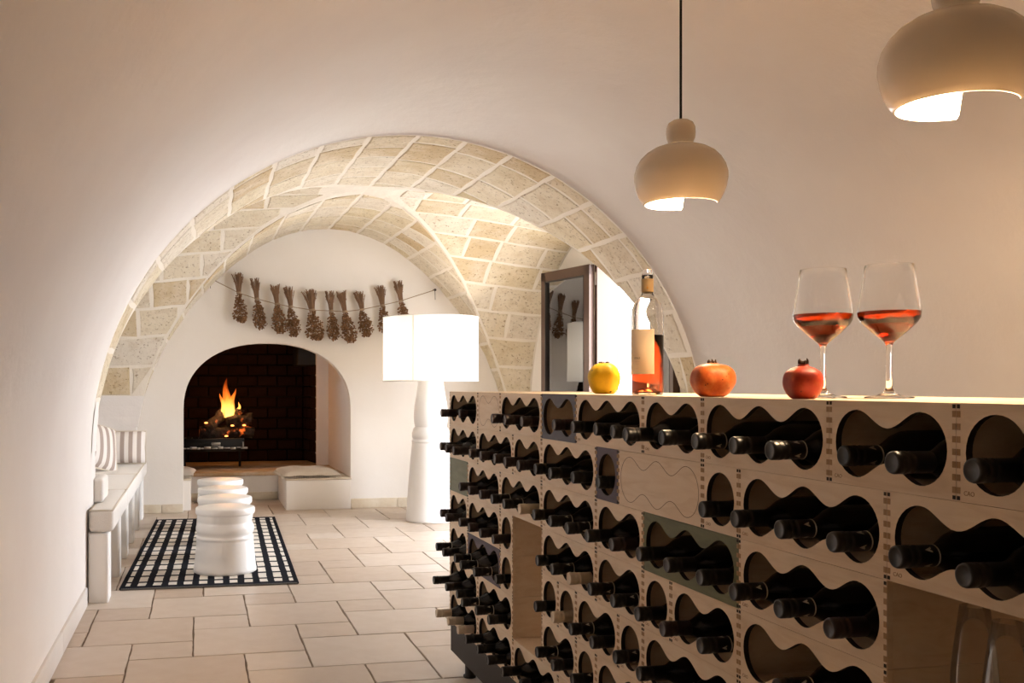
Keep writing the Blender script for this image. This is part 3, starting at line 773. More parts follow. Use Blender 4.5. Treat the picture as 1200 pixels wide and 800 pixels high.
# ================================================================== HERB GARLAND
HYY = 8.86
ties = [((.337, 2.102), (.351, 1.923), (.366, 1.676)), ((.492, 2.038), (.507, 1.873), (.544, 1.603)), ((.656, 2.012), (.683, 1.831), (.705, 1.59)), ((.776, 1.973), (.803, 1.81), (.829, 1.546)), ((.951, 1.972), (.992, 1.783), (1.019, 1.532)), ((1.145, 1.946), (1.164, 1.778), (1.187, 1.519)), ((1.241, 1.963), (1.288, 1.773), (1.33, 1.512)), ((1.404, 1.959), (1.443, 1.794), (1.482, 1.568)), ((1.587, 1.989), (1.63, 1.836), (1.646, 1.562)), ((1.76, 2.055), (1.8, 1.878), (1.835, 1.62))]
def herb_meshes(seed):
    r = random.Random(seed); st = MB(); fl_ = MB(); tw = MB()
    for i in range(34):
        a = r.uniform(0, 2*PI); q = math.sqrt(r.random()); b = Vector((q*.05*math.cos(a)+r.uniform(-.008, .008), q*.026*math.sin(a), r.uniform(.135, .185))); s0 = Vector((q*.017*math.cos(a), q*.015*math.sin(a), -.01))
        mid = s0.lerp(b, .5)*1.0; mid.x *= .8; st.tube([s0, mid, b], [.0035, .004, .0045], 4, caps=True)
        for _ in range(2): p = b.lerp(s0, r.uniform(0, .5)); st.tube([p, p+Vector((r.uniform(-.012, .012), r.uniform(-.008, .008), r.uniform(-.005, .02)))], [.004, .002], 4)
    for i in range(340):
        t = r.random()**.8; env = (.018+.055*math.sin(PI*min(1, t*.62))**1.0) if t < .8 else .018+.055*(1-.75*(t-.8)/.2)
        a = r.uniform(0, 2*PI); q = math.sqrt(r.random()); c = Vector((env*q*math.cos(a), env*.62*q*math.sin(a), -.015-.25*t+r.uniform(-.012, .012))); s = r.uniform(.006, .0115)
        o = [Vector(v)*s*r.uniform(.7, 1.3) for v in ((1, 0, 0), (-1, 0, 0), (0, 1, 0), (0, -1, 0), (0, 0, 1), (0, 0, -1))]
        fl_.add([c+v for v in o], [(0, 2, 4), (2, 1, 4), (1, 3, 4), (3, 0, 4), (2, 0, 5), (1, 2, 5), (3, 1, 5), (0, 3, 5)], 0, False)
    for k in range(3): tw.tube([(.02*math.cos(x), .017*math.sin(x), -.008+k*.006) for x in [2*PI*i/12 for i in range(13)]], .0035, 5, caps=False)
    return st.mesh('stems', 'stem'), fl_.mesh('flower_heads', 'herb'), tw.mesh('tie', 'twine')
hv = [herb_meshes(s) for s in (1, 2, 3, 4)]
hl = ['at the end of the string farthest from the lamp', 'second along the string from the end away from the lamp', 'third along the string from the end away from the lamp', 'fourth along the string from the end away from the lamp', 'fifth along the string, widest at its top', 'sixth along the string, close beside its neighbour', 'seventh along the string, with its top leaning onto its neighbour', 'eighth along the string, third from the lamp', 'hanging half behind the lamp shade, second from its end', 'at the end of the string above the lamp shade']
for i, (tp, ti, bt) in enumerate(ties):
    e = tag(empty('herb_bundle', (ti[0], HYY, ti[1])), 'bundle of dried brown herbs '+hl[i], 'herb bundle', 'dried herb bundles on the string')
    d = Vector((tp[0]-bt[0], 0, tp[1]-bt[1])); e.rotation_euler.y = math.atan2(d.x, d.z); s = d.length/.44
    e.scale = ((.95, .92, 1.0, .95, 1.25, .9, 1.05, 1.0, .95, .95)[i], 1, s)
    v = hv[i % 4]
    for nm, me in zip(('stems', 'flower_heads', 'tie'), v): link(nm, me, e)
na, nb = (.102, 2.047), (2.12, 1.984)
pts = [(na[0], HYY+.02, na[1])]+[(ti[0], HYY+.022, ti[1]) for _, ti, _ in ties]+[(nb[0], HYY+.02, nb[1])]
m = MB(); m.tube(pts, .0035, 6); gs = m.build('garland_string', 'twine')
for (x, z) in (na, nb): m = MB(); m.tube([(x, YB+.01, z+.004), (x, HYY+.005, z)], .006, 8); m.lathe([(0, .0), (.012, 0), (.012, .004), (0, .004)], 10, mat=Matrix.Translation((x, HYY+.005, z)) @ Matrix.Rotation(PI/2, 4, 'X')); m.tube([(x, HYY+.01, z), (x+.004, HYY+.015, z-.09)], .0025, 5); m.build('nail', 'nail', gs)
tag(gs, 'thin twine strung between two nails above the fireplace', 'string')

# ================================================================== WINE COUNTER
X0 = .974; Y0 = 3.8234; P = .13479; H = .1295; ZT = 1.084; DEP = .505
def ky(k): return Y0-k*P
def hole_pts(n, r=.0510, c=.0128):
    """upper outline of the n-lobed opening, from its left tip to its right tip, centred on 0"""
    out = []; a0 = -(n-1)/2*P
    for i in range(9): th = PI-PI/2*i/8; out.append((a0+r*math.cos(th), r*math.sin(th)))
    if n > 1:
        L = (n-1)*P; N_ = (n-1)*16
        for i in range(1, N_): x = L*i/N_; out.append((a0+x, (r-c)+c*math.cos(2*PI*x/P)))
    for i in range(9): th = PI/2-PI/2*i/8; out.append((-a0+r*math.cos(th), r*math.sin(th)))
    return out
W_ = lambda n: n*P-.0008
HH = H-.0005
def front_mesh(n, holed, mat):
    m = MB(); w = W_(n)/2; t = .010
    zc = HH/2
    if not holed: m.rbox((t, 2*w, HH), (t/2, 0, zc), .0008, 1, smooth=False)
    else:
        up = hole_pts(n); N_ = len(up)
        for x in (0, t):
            m.add([(x, -w, 0), (x, up[0][0], 0), (x, up[0][0], HH), (x, -w, HH)], [(0, 1, 2, 3)]); m.add([(x, w, 0), (x, up[-1][0], 0), (x, up[-1][0], HH), (x, w, HH)], [(0, 1, 2, 3)])
            for a, b in zip(up, up[1:]):
                m.add([(x, a[0], zc+a[1]), (x, b[0], zc+b[1]), (x, b[0], HH), (x, a[0], HH)], [(0, 1, 2, 3)])
                m.add([(x, a[0], zc-a[1]), (x, b[0], zc-b[1]), (x, b[0], 0), (x, a[0], 0)], [(0, 1, 2, 3)])
        for s in (1, -1):
            for a, b in zip(up, up[1:]): m.add([(0, a[0], zc+s*a[1]), (0, b[0], zc+s*b[1]), (t, b[0], zc+s*b[1]), (t, a[0], zc+s*a[1])], [(0, 1, 2, 3)], 1, True)
        m.add([(0, -w, 0), (0, w, 0), (0, w, HH), (0, -w, HH), (t, -w, 0), (t, w, 0), (t, w, HH), (t, -w, HH)], [(0, 1, 5, 4), (1, 2, 6, 5), (2, 3, 7, 6), (3, 0, 4, 7)])
    return m.mesh('front_panel', [mat, 'burnt'])
def joint_mesh(n):
    m = MB(); w = W_(n)/2
    for s in (-1, 1):
        for i in range(7):
            z = .0145+i*(HH-.029)/6; m.box(-.0004, .002, s*(w-.0035)-.0032, s*(w-.0035)+.0032, z-.0042, z+.0042, 0)
        for z in (.0045, HH-.0045): m.box(-.0005, .002, s*(w-.0035)-.0026, s*(w-.0035)+.0026, z-.0026, z+.0026, 1)
    return m.mesh('joint_fingers', ['endgrain', 'darkhole'])
mc = {}
def cached(key, fn):
    if key not in mc: mc[key] = fn()
    return mc[key]
def board(sz, mat, nm):
    def f(): m = MB(); m.rbox(sz, (0, 0, 0), .0006, 1, smooth=False); return m.mesh(nm, mat)
    return cached((nm, tuple(round(s, 4) for s in sz), mat), f)
def groove_mesh(n):
    m = MB(); up = hole_pts(n, .052, .0125); loop = up+[(x, -z) for x, z in up[::-1][1:]]
    for a, b in zip(loop, loop[1:]+loop[:1]):
        if (a[0]-b[0])**2+(a[1]-b[1])**2 < 1e-10: continue
        d = Vector((b[0]-a[0], b[1]-a[1])).normalized()*.0006; nx = Vector((-d.y, d.x))
        m.add([(-.0003, a[0]+nx.x, HH/2+a[1]+nx.y), (-.0003, b[0]+nx.x, HH/2+b[1]+nx.y), (-.0003, b[0]-nx.x, HH/2+b[1]-nx.y), (-.0003, a[0]-nx.x, HH/2+a[1]-nx.y), (.001, a[0], HH/2+a[1]), (.001, b[0], HH/2+b[1])], [(0, 1, 2, 3), (0, 1, 5, 4), (3, 2, 5, 4)])
    return m.mesh('routed_outline', 'pencil')
def stamp_mesh():
    c = bpy.data.curves.new('stamp', 'FONT'); c.body = 'CAO'; c.size = .0085; c.extrude = .0002; c.align_x = 'CENTER'
    o = bpy.data.objects.new('stamp_tmp', c); COL.objects.link(o); bpy.context.view_layer.update()
    me = bpy.data.meshes.new_from_object(o.evaluated_get(bpy.context.evaluated_depsgraph_get())); bpy.data.objects.remove(o, do_unlink=True)
    me.transform(Matrix(((0, 0, -1, 0), (-1, 0, 0, 0), (0, 1, 0, 0), (0, 0, 0, 1)))); me.materials.clear(); me.materials.append(M['brand']); return me
STAMP = stamp_mesh()
COLN = {'birch': 'pale birch', 'purple': 'purple stained', 'slate': 'slate blue stained', 'green': 'olive green stained', 'palegreen': 'grey green stained'}
ROWN = ['top row', 'second row down', 'third row down', 'fourth row down', 'fifth row down', 'sixth row down', 'bottom row']
# every row: (width in bottles, finish, opening) ; None = a gap without crates
ROWS = [
 [(3, 'birch', 1), (2, 'birch', 2), (3, 'birch', 1), (2, 'slate', 1), (3, 'birch', 1), (2, 'birch', 1), (3, 'birch', 1), (2, 'birch', 1), (1, 'birch', 1), (2, 'birch', 1)],
 [(3, 'birch', 1), (3, 'birch', 1), (2, 'birch', 1), (3, 'birch', 1), (1, 'purple', 1), (3, 'birch', 2), (1, 'birch', 1), (3, 'birch', 1), (3, 'birch', 1), (1, 'birch', 1)],
 [(2, 'palegreen', 0), (3, 'birch', 1), (3, 'birch', 1), (3, 'birch', 1), (2, 'birch', 1), (3, 'green', 1), (3, 'birch', 1), (3, None, 0), (1, 'birch', 1)],
 [(2, 'birch', 1), (3, 'birch', 1), (1, 'birch', 1), (2, None, 0), (3, 'birch', 1), (2, 'birch', 1), (1, 'birch', 1), (2, 'birch', 1), (3, 'birch', 1), (3, None, 0), (1, 'birch', 1)],
 [(2, 'birch', 1), (3, 'purple', 1), (1, 'birch', 1), (2, None, 0), (1, 'birch', 1), (1, 'birch', 1), (2, 'birch', 1), (1, 'birch', 1), (3, 'birch', 1), (3, 'birch', 1), (3, 'birch', 1)],
 [(3, 'birch', 1), (3, 'birch', 1), (2, None, 0), (2, 'birch', 1), (1, 'birch', 1), (3, 'birch', 1), (2, 'birch', 1), (3, 'birch', 1), (3, 'birch', 1)],
 [(3, 'birch', 1), (3, 'birch', 1), (3, 'birch', 1), (3, 'birch', 1), (3, 'birch', 1), (3, 'birch', 1), (3, 'birch', 1)],
]
NUMW = {1: 'single', 2: 'two', 3: 'three'}
for r, row in enumerate(ROWS):
    k = 0; z = ZT-(r+1)*H; idx = 0
    for n, fin, op in row:
        if fin:
            yc = ky(k+n/2); w = W_(n)
            ds = {1: ('single-bottle' if n == 1 else NUMW[n]+'-bottle'), 2: 'closed blank', 0: 'closed blank'}[op]
            e = tag(empty('wine_crate', (X0, yc, z)), '%s %s wine crate, %s from the lamp end of the %s' % (COLN[fin], ds, ORD[idx], ROWN[r].replace(' down', '')), 'wine crate', 'crates of the wine counter')
            link('front_panel', cached(('front', n, op, fin), lambda: front_mesh(n, op == 1, fin)), e)
            tag(link('joint_fingers', cached(('jf', n), lambda: joint_mesh(n)), e), kind='stuff')
            inner = 'birch'; dd = DEP-.010
            for s in (-1, 1): link('side_panel', board((dd, .010, HH), inner, 'side_panel'), e, (.010+dd/2, s*(w/2-.005), HH/2))
            link('top_panel', board((dd, w-.02, .009), 'birch', 'top_panel'), e, (.010+dd/2, 0, HH-.0045))
            link('bottom_panel', board((dd, w-.02, .009), inner, 'bottom_panel'), e, (.010+dd/2, 0, .0045))
            link('back_panel', board((.008, w-.02, HH-.018), inner, 'back_panel'), e, (DEP-.004, 0, HH/2))
            if op == 2: link('routed_outline', cached(('gr', n), lambda: groove_mesh(n)), e)
            if fin == 'birch' and k >= 6 and op == 1: link('burnt_stamp', STAMP, e, (-.0001, w/2-.022, .009))
            idx += 1
        k += n
# ---- lying bottles: projection of each neck beyond the crate front
BOT = {
 1: [(.5, .052), (1.5, .015), (5.5, .049), (6.5, .049), (7.5, .039), (9.5, .038), (10.5, .036), (11.5, .030), (12.5, .044), (13.5, .073), (14.5, .055), (15.5, .053), (16.5, .051), (17.5, .063), (18.5, .024), (19.5, .045), (20.5, .036)],
 2: [(.5, .055), (1.5, .067), (2.5, .073), (3.5, .049), (4.5, .049), (5.5, .041), (6.5, .048), (7.5, .049), (8.5, .043), (9.5, .048), (10.5, .036), (11.5, .024), (15.5, .038), (16.5, .048), (17.5, .046), (18.5, .043), (19.5, .039), (20.5, .048)],
 3: [(2.5, .050), (3.5, .052), (4.5, .050), (5.5, .050), (6.5, .052), (7.5, .046), (8.5, .048), (9.5, .048), (10.5, .052), (11.5, .052), (12.5, .047), (13.5, .042), (14.5, .044), (15.5, .043), (16.5, .051), (17.5, .047), (18.5, .048)],
 4: [(.5, .054), (1.5, .067), (2.5, .050), (3.5, .052), (4.5, .050), (5.5, .046), (8.5, .038), (9.5, .043), (10.5, .047), (11.5, .045), (12.5, .044), (13.5, .046), (14.5, .053), (15.5, .042), (17.5, .050), (18.5, .039)],
 5: [(.5, .071), (1.5, .078), (2.5, .068), (3.5, .082), (4.5, .071), (5.5, .037), (8.5, .043), (9.5, .041), (10.5, .042), (11.5, .040), (12.5, .038), (13.5, .042), (14.5, .040), (15.5, .045)],
 6: [(.5, .083), (1.5, .067), (2.5, .060), (3.5, .077), (4.5, .065), (5.5, .061), (8.5, .039), (9.5, .041), (10.5, .038), (11.5, .045), (12.5, .045), (13.5, .045)],
 7: [(.5, .072), (1.5, .060), (2.5, .057), (3.5, .064), (4.5, .060), (5.5, .064), (6.5, .057), (7.5, .042), (8.5, .042)]}
WHITE = {(3, 7.5), (4, 10.5), (5, 9.5), (7, .5), (7, 1.5), (7, 2.5)}
SEAL = {(1, 15.5), (1, 17.5), (1, 18.5), (2, 17.5), (2, 18.5), (2, 19.5), (3, 9.5), (3, 10.5), (3, 16.5), (3, 17.5), (4, 9.5), (4, 11.5), (4, 12.5), (4, 15.5), (4, 17.5), (5, .5), (5, 2.5), (5, 3.5), (5, 4.5), (5, 10.5), (5, 12.5), (6, 3.5), (6, 4.5), (6, 8.5), (6, 10.5), (5, 14.5), (3, 5.5), (3, 6.5)}
PLUM = {(1, .5), (1, 1.5), (1, 5.5), (1, 6.5), (1, 7.5), (1, 9.5), (2, .5), (2, 1.5), (2, 2.5), (2, 3.5), (2, 4.5), (2, 5.5), (2, 6.5), (2, 7.5), (3, 2.5), (3, 3.5), (3, 4.5), (4, .5), (4, 1.5), (4, 2.5), (4, 3.5), (4, 4.5), (4, 5.5), (3, 18.5), (4, 14.5), (4, 18.5), (3, 12.5)}
RX = Matrix.Rotation(-PI/2, 4, 'Y')       # bottle axis +z -> -x
def bl(prof, mat, nm, seg=24): m = MB(); m.lathe(prof, seg, mat=RX); return m.mesh(nm, mat)
b_body = bl([(0, 0), (.034, 0), (.037, .004), (.037, .185), (.0355, .198), (.030, .212), (.022, .224), (.0165, .234), (.0145, .244), (.0142, .296), (0, .296)], 'glass_dark', 'wine_bottle')
capprof = [(.0148, .240), (.0152, .2405), (.0152, .270), (.0156, .2705), (.0156, .2725), (.0152, .273), (.0152, .279), (.0160, .280), (.0160, .286), (.0154, .287), (.0160, .288), (.0160, .297), (.0150, .3000), (.0125, .3005), (.0115, .2995), (0, .2995)]
b_cap = {c: bl(capprof, c, 'capsule') for c in ('cap_black', 'cap_plum', 'cap_white')}
def seal_mesh():
    m = MB(); m.lathe([(.0153, .2405), (.0156, .241), (.0156, .2425), (.0153, .243)], 24, mat=RX)
    for a0 in (math.radians(150), math.radians(330), math.radians(235)):     # pointed paper seal on the neck
        q = [(.252, -.30), (.252, .30), (.263, 0)]
        vs = [(.0154*math.cos(a0+a), .0154*math.sin(a0+a), z) for z, a in q]+[(.0157*math.cos(a0+a), .0157*math.sin(a0+a), z) for z, a in q]
        m.add(vs, [(3, 4, 5), (0, 1, 4, 3), (1, 2, 5, 4), (2, 0, 3, 5)], mat=RX)
    return m.mesh('paper_seal', 'seal')
b_seal = seal_mesh()
def lab_mesh():
    m = MB(); vs = []; n = 10
    for i in range(n+1):
        a = math.radians(60)+math.radians(110)*i/n
        vs += [(.0373*math.cos(a), .0373*math.sin(a), .06), (.0373*math.cos(a), .0373*math.sin(a), .15)]
    m.add(vs, [(2*i, 2*i+2, 2*i+3, 2*i+1) for i in range(n)], 0, True, RX); return m.mesh('label', 'label_dark')
b_lab = lab_mesh()
rr = random.Random(3); nb_ = 0
for r in range(1, 8):
    for i, (k, p) in enumerate(BOT[r]):
        z = ZT-r*H+.009+.0372
        kind = 'cap_white' if (r, k) in WHITE else 'cap_plum' if (r, k) in PLUM else 'cap_black'
        o = link('wine_bottle', b_body, None, (X0-p+.3005, ky(k), z)); o.rotation_euler.x = rr.uniform(-.5, .5) if (r, k) in SEAL else rr.uniform(0, 6.28)
        link('capsule', b_cap[kind], o); link('label', b_lab, o)
        if (r, k) in SEAL: link('paper_seal', b_seal, o)
        cn = {'cap_white': 'cream capped', 'cap_plum': 'plum capped', 'cap_black': 'black capped'}[kind]
        tag(o, '%s wine bottle%s, %s from the lamp end, %s' % (cn, ' with paper seal' if (r, k) in SEAL else '', ORD[i], ROWN[r-1].replace(' down', '')), 'wine bottle', 'bottles lying in the crates'); nb_ += 1
print('bottles', nb_)
# ---- iron stand
YE = ky(22.0); zb = ZT-7*H
st = tag(empty('rack_stand', (X0, (Y0+YE)/2, 0)), 'dark iron stand with rails and round legs under the wine crates', 'stand')
def spart(name, mb, mat='iron'): o = mb.build(name, mat, st); o.location = (-X0, -(Y0+YE)/2, 0); return o
m = MB(); m.box(X0+.004, X0+.016, YE, Y0-.002, .062, zb-.0004); spart('rail', m)
m = MB(); m.box(X0+DEP-.016, X0+DEP-.004, YE, Y0-.002, .062, zb-.0004); spart('rail', m)
m = MB(); m.box(X0+.016, X0+DEP-.016, Y0-.016, Y0-.002, .062, zb-.0004); spart('cross_rail', m)
m = MB(); m.box(X0+.016, X0+DEP-.016, YE, YE+.014, .062, zb-.0004); spart('cross_rail', m)
m = MB(); m.box(X0+.016, X0+DEP-.016, YE+.014, Y0-.016, zb-.008, zb-.0006); spart('tray', m)
for y in (ky(1.25), ky(11), ky(20.7)):
    for x in (X0+.035, X0+DEP-.035):
        m = MB(); m.lathe([(0, 0), (.024, 0), (.024, .008), (.0175, .011), (.0175, .12), (.0175, zb-.008), (0, zb-.008)], 20, mat=Matrix.Translation((x, y, 0))); spart('leg', m)

# ================================================================== THINGS ON THE COUNTER
def glass_profile(h, rb):
    """outer outline of a tulip glass with an angular bowl"""
    return [(0, 0), (.040, 0), (.041, .0012), (.039, .0028), (.022, .0055), (.009, .0105), (.0052, .018), (.0045, .035), (.0043, .075), (.0048, .090), (.007, .097), (.012, .1015)], None
def wine_glass(name, loc, label, fill=True, group=None, cat='wine glass'):
    outer = [(0, 0), (.041, 0), (.042, .0012), (.040, .0026), (.022, .0052), (.010, .010), (.0058, .018), (.0048, .035), (.0046, .078), (.0052, .093), (.008, .100), (.014, .105), (.030, .1185), (.046, .1345), (.0512, .1435), (.0528, .153), (.0520, .163), (.0480, .190), (.0435, .217), (.0405, .2375)]
    inner = [(.0398, .2375), (.0427, .217), (.0472, .190), (.0511, .163), (.0519, .153), (.0503, .1442), (.0452, .1356), (.0292, .1197), (.0135, .1068), (.0068, .1035), (0, .103)]
    m = MB(); m.lathe(outer+[(.0404, .2379), (.0400, .2379)]+inner, 56); g = m.build(name, 'glass', None, loc)
    if fill:
        lv = .1545
        liq = [(0, .1025), (.0072, .1030), (.0140, .1064), (.0296, .1192), (.0456, .1352), (.0507, .1440), (.0523, .153), (.0522, lv), (0, lv)]
        m = MB(); m.lathe(liq, 56); m.build('wine', 'amber', g)
    return tag(g, label, cat, group)
wine_glass('wine_glass', (1.135, 1.647, ZT), 'tall glass of amber wine beside the round red pomegranate')
wine_glass('wine_glass', (1.208, 1.56, ZT), 'tall glass of amber wine standing alone past the other filled glass')
zn = ZT-4*H
def flute(loc, label):
    outer = [(0, 0), (.029, 0), (.030, .0012), (.028, .0026), (.014, .0052), (.007, .010), (.0045, .018), (.0040, .035), (.0042, .055), (.007, .064), (.016, .074), (.026, .092), (.0305, .112), (.0310, .130), (.0285, .160), (.0240, .195), (.0190, .232)]
    inner = [(.0184, .2324), (.0233, .195), (.0278, .160), (.0302, .130), (.0297, .112), (.0252, .093), (.0152, .0755), (.005, .068), (0, .067)]
    m = MB(); m.lathe(outer+inner, 48); return tag(m.build('tulip_glass', 'thin_glass', None, loc), label, 'glass', 'empty glasses in the compartment')
flute((1.062, 1.195, zn), 'empty slim tulip glass in the open compartment, closest to the crate side')
flute((1.033, 1.106, zn), 'empty slim tulip glass in the open compartment, second from the crate side')
# rose bottle
BXX, BYY = 1.058, 2.225
prof = [(0, .006), (.010, .010), (.022, .006), (.030, .0005), (.034, 0), (.0368, .003), (.0380, .010), (.0385, .19), (.0375, .205), (.033, .219), (.025, .230), (.0165, .2375), (.0135, .244), (.0130, .252), (.0130, .282), (.0137, .284), (.0137, .288)]
inn = [(.0095, .288), (.0095, .252), (.0105, .246), (.0135, .2395), (.0225, .231), (.0305, .2195), (.0350, .205), (.0360, .19), (.0355, .012), (.033, .006), (.025, .0085), (.012, .0165), (0, .019)]
m = MB(); m.lathe(prof+inn, 48); rb = m.build('rose_bottle', 'bottleglass', None, (BXX, BYY, ZT))
lv = .1435; m = MB(); m.lathe([(0, .0192), (.012, .0167), (.025, .0087), (.033, .0056), (.0360, .012), (.0365, lv), (0, lv)], 48); m.build('wine', 'rose', rb)
def band(r, a0, a1, z0, z1_, n=24):
    m = MB(); vs = []
    for i in range(n+1):
        a = a0+(a1-a0)*i/n
        for q in (r, r+.0003): vs += [(q*math.cos(a), q*math.sin(a), z0), (q*math.cos(a), q*math.sin(a), z1_)]
    fs = []
    for i in range(n): b = 4*i; c = b+4; fs += [(b+2, c+2, c+3, b+3), (b, b+1, c+1, c), (b+1, b+3, c+3, c+1), (b, c, c+2, b+2)]
    fs += [(0, 2, 3, 1), (4*n, 4*n+1, 4*n+3, 4*n+2)]
    m.add(vs, fs, 0, True); return m
toc = math.atan2(-BYY, -BXX)                # direction from the bottle to the room's near end
lab = band(.0387, toc-math.radians(122), toc+math.radians(24), .050, .157).build('label', 'wine_label', rb)
def label_text(body, size, ang, z, parent):
    c = bpy.data.curves.new('print', 'FONT'); c.body = body; c.size = size; c.align_x = 'CENTER'; c.extrude = .0001
    o = bpy.data.objects.new('tmp', c); COL.objects.link(o); bpy.context.view_layer.update()
    me = bpy.data.meshes.new_from_object(o.evaluated_get(bpy.context.evaluated_depsgraph_get())); bpy.data.objects.remove(o, do_unlink=True)
    for v in me.vertices:
        a = ang+v.co.x/.0392; rd = .03915+v.co.z; v.co = (rd*math.cos(a), rd*math.sin(a), z+v.co.y)
    me.materials.clear(); me.materials.append(M['ink']); link('label_print', me, parent)
la = toc-math.radians(38)
label_text('STALE', .0062, la, .086, lab)
label_text('- - - - -', .004, la, .079, lab); label_text('- - - -', .004, la, .073, lab); label_text('- - -', .004, la, .063, lab)
m = MB(); m.lathe([(.0141, .2475), (.0145, .2478), (.0145, .279), (.0141, .2793), (.0135, .2793), (.0135, .2475), (.0141, .2475)], 32); co = m.build('collar', 'collar', rb)
m = MB(); v = [(.0147, -.16, .255), (.0147, .16, .255), (.0147, 0, .262)]; m.add([(r*math.cos(toc+a), r*math.sin(toc+a), z) for r, a, z in v]+[(.0144*math.cos(toc+a), .0144*math.sin(toc+a), z) for r, a, z in v], [(0, 1, 2), (0, 1, 4, 3), (1, 2, 5, 4), (2, 0, 3, 5)]); m.build('gold_mark', 'gold', co)
m = MB(); m.lathe([(0, .274), (.0088, .274), (.0091, .288), (.0125, .2885), (.0132, .291), (.0132, .299), (.012, .3015), (0, .302)], 28); m.build('stopper', 'stopper', rb)
tag(rb, 'clear bottle of rose wine with cream label and glass stopper', 'bottle')
# fruit
def fruit_obj(name, prof, seg, loc, mat, rfun, label, cat, rz=0):
    m = MB(); m.lathe(prof, seg, rfun=rfun); o = m.build(name, mat, None, loc); o.rotation_euler.z = rz; return tag(o, label, cat)
def sm_prof(pts, n=5):
    out = []
    for i in range(len(pts)-1):
        p0, p1, p2, p3 = pts[max(i-1, 0)], pts[i], pts[i+1], pts[min(i+2, len(pts)-1)]
        for k in range(n):
            t = k/n; out.append(tuple(max(0, .5*((2*p1[j])+(-p0[j]+p2[j])*t+(2*p0[j]-5*p1[j]+4*p2[j]-p3[j])*t*t+(-p0[j]+3*p1[j]-3*p2[j]+p3[j])*t**3)) if j == 0 else .5*((2*p1[j])+(-p0[j]+p2[j])*t+(2*p0[j]-5*p1[j]+4*p2[j]-p3[j])*t*t+(-p0[j]+3*p1[j]-3*p2[j]+p3[j])*t**3) for j in (0, 1)))
    out.append(pts[-1]); out[0] = (0, out[0][1]); out[-1] = (0, out[-1][1]); return out
q = fruit_obj('quince', sm_prof([(0, .006), (.014, .002), (.026, .004), (.036, .019), (.0415, .040), (.040, .055), (.031, .071), (.020, .080), (.010, .082), (0, .076)]), 40, (1.042, 2.45, ZT-.001), 'quince', lambda a, z: 1+(.02+.9*max(0, z-.03))*math.cos(5*a+.6)+.03*math.cos(2*a)+.02*math.cos(3*a+z*60), 'knobbly yellow quince with brown specks beside the rose bottle', 'quince')
m = MB()
for i in range(5):
    a = i*2*PI/5; m.tube([(.004*math.cos(a), .004*math.sin(a), .077), (.010*math.cos(a), .010*math.sin(a), .083), (.014*math.cos(a), .014*math.sin(a), .0855)], [.0036, .0032, .0012], 6)
m.build('calyx', 'calyx', q)
def calyx(o, z, r, n, h, seed):
    rr = random.Random(seed); m = MB(); m.lathe([(r*1.15, z-.006), (r, z), (r*.92, z+.005), (r*.7, z+.003), (0, z+.001)], 16)
    for i in range(n):
        a = 2*PI*i/n+rr.uniform(-.2, .2); hh = h*rr.uniform(.6, 1.1)
        m.tube([(r*math.cos(a), r*math.sin(a), z), (r*1.05*math.cos(a), r*1.05*math.sin(a), z+hh*.6), (r*rr.uniform(.8, 1.3)*math.cos(a), r*rr.uniform(.8, 1.3)*math.sin(a), z+hh)], [.0026, .0022, .0008], 5)
    m.build('calyx', 'calyx', o)
p1 = fruit_obj('pomegranate', sm_prof([(0, .004), (.018, .0), (.032, .007), (.043, .024), (.0455, .038), (.041, .054), (.030, .064), (.015, .068), (.009, .070), (0, .070)]), 48, (1.035, 1.875, ZT-.001), 'pom_or', lambda a, z: 1+.05*math.cos(3*a+1.2)+.035*math.cos(5*a)+.05*math.cos(a-.3)*(z/.07), 'squat orange pomegranate with dark pits beside the rose bottle', 'pomegranate')
calyx(p1, .069, .0075, 7, .009, 5)
p2 = fruit_obj('pomegranate', sm_prof([(0, .003), (.013, .0), (.023, .005), (.0305, .018), (.0325, .031), (.029, .045), (.019, .053), (.010, .0565), (.0075, .060), (0, .061)]), 48, (1.010, 1.52, ZT-.001), 'pom_red', lambda a, z: 1+.035*math.cos(5*a+.4)+.03*math.cos(3*a), 'small round red pomegranate in front of a filled wine glass', 'pomegranate')
calyx(p2, .0605, .0068, 7, .009, 8)

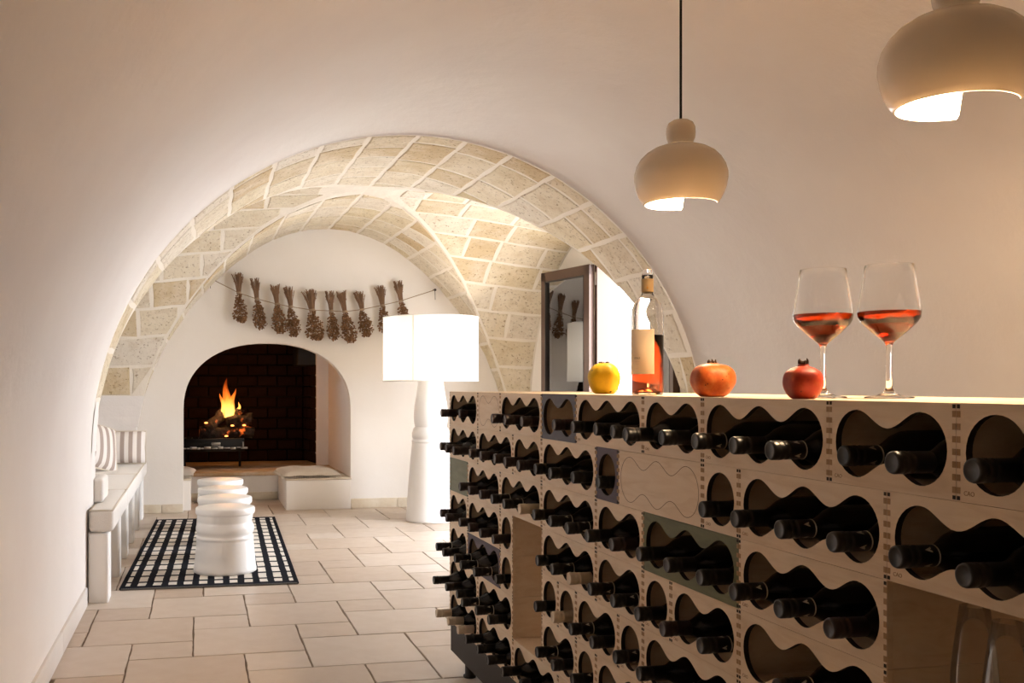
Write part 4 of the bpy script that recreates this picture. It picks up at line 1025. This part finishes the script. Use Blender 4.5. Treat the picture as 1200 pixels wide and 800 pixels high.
# ================================================================== PENDANT LAMPS
def pendant(x, y, zr, top, label):
    e = tag(empty('pendant_lamp', (x, y, zr)), label, 'pendant lamp', 'pendant lamps over the counter'); e.rotation_euler.z = math.atan2(y, x)
    R_ = .125; n = 72
    prof = [(.098, 0), (.106, .010), (.1145, .026), (.121, .045), (.1250, .068), (.1245, .085), (.119, .105), (.108, .124), (.092, .140), (.072, .152), (.052, .159), (.035, .162)]
    # rim steps up along the far right side, as a cut-out
    def cut(a):        # a: azimuth ; far-right quarter is cut away
        d = math.degrees(a) % 360
        return .058*smoothstep((d-268)/2.0)*smoothstep((358-d)/2.0)
    m = MB(); vs = []; fs = []; np_ = len(prof)
    for side, dr in ((0, 0), (1, .0035)):
        for i in range(n*2):
            a = 2*PI*i/(n*2); c = cut(a)
            for r, z in prof:
                zz = max(z, c)
                if z < c:
                    rr_ = float(np.interp(c, [q[1] for q in prof], [q[0] for q in prof]))
                else: rr_ = r
                vs.append(((rr_-dr)*math.cos(a), (rr_-dr)*math.sin(a), zz-(dr if z > .12 else 0)))
    N_ = n*2; K = N_*np_; mo = MB(); 
    fo = []; fi = []; fr = []
    for i in range(N_):
        j = (i+1) % N_
        for k in range(np_-1):
            f = (i*np_+k, j*np_+k, j*np_+k+1, i*np_+k+1); fo.append(f); fi.append(tuple(K+q for q in f[::-1]))
        fr.append((i*np_, j*np_, K+j*np_, K+i*np_))
    mo.add(vs, fo+fi+fr, 0, True)
    mo.mi = [0]*len(fo)+[1]*len(fi)+[0]*len(fr)
    mo.build('shade', ['ceramic', 'ceramic_in'], e)
    m = MB(); m.lathe([(.030, .158), (.033, .168), (.0375, .180), (.0395, .195), (.0385, .210), (.033, .222), (.022, .229), (.006, .231), (0, .231)], 40); m.build('cap', 'ceramic', e)
    m = MB(); m.tube([(0, 0, .225), (0, 0, top-zr)], .0035, 8); m.build('cord', 'cord', e)
    m = MB(); m.lathe([(0, .06), (.018, .066), (.026, .082), (.022, .10), (.014, .115), (.014, .15), (0, .15)], 20); m.build('bulb', 'bulb', e)
    point('pendant_light', (x, y, zr+.045), 30, (1, .70, .42), .03)
def vz(x): 
    P_ = np.array([prof_room(t) for t in np.linspace(0, 1, 200)]); return float(np.interp(x, P_[:, 0], P_[:, 1]))
pendant(1.292, 2.51, 1.603, vz(1.29)+.01, 'cream ceramic pendant lamp hanging near the rose bottle')
pendant(1.285, 1.488, 1.590, vz(1.285)+.01, 'cream ceramic pendant lamp hanging above the filled glasses')
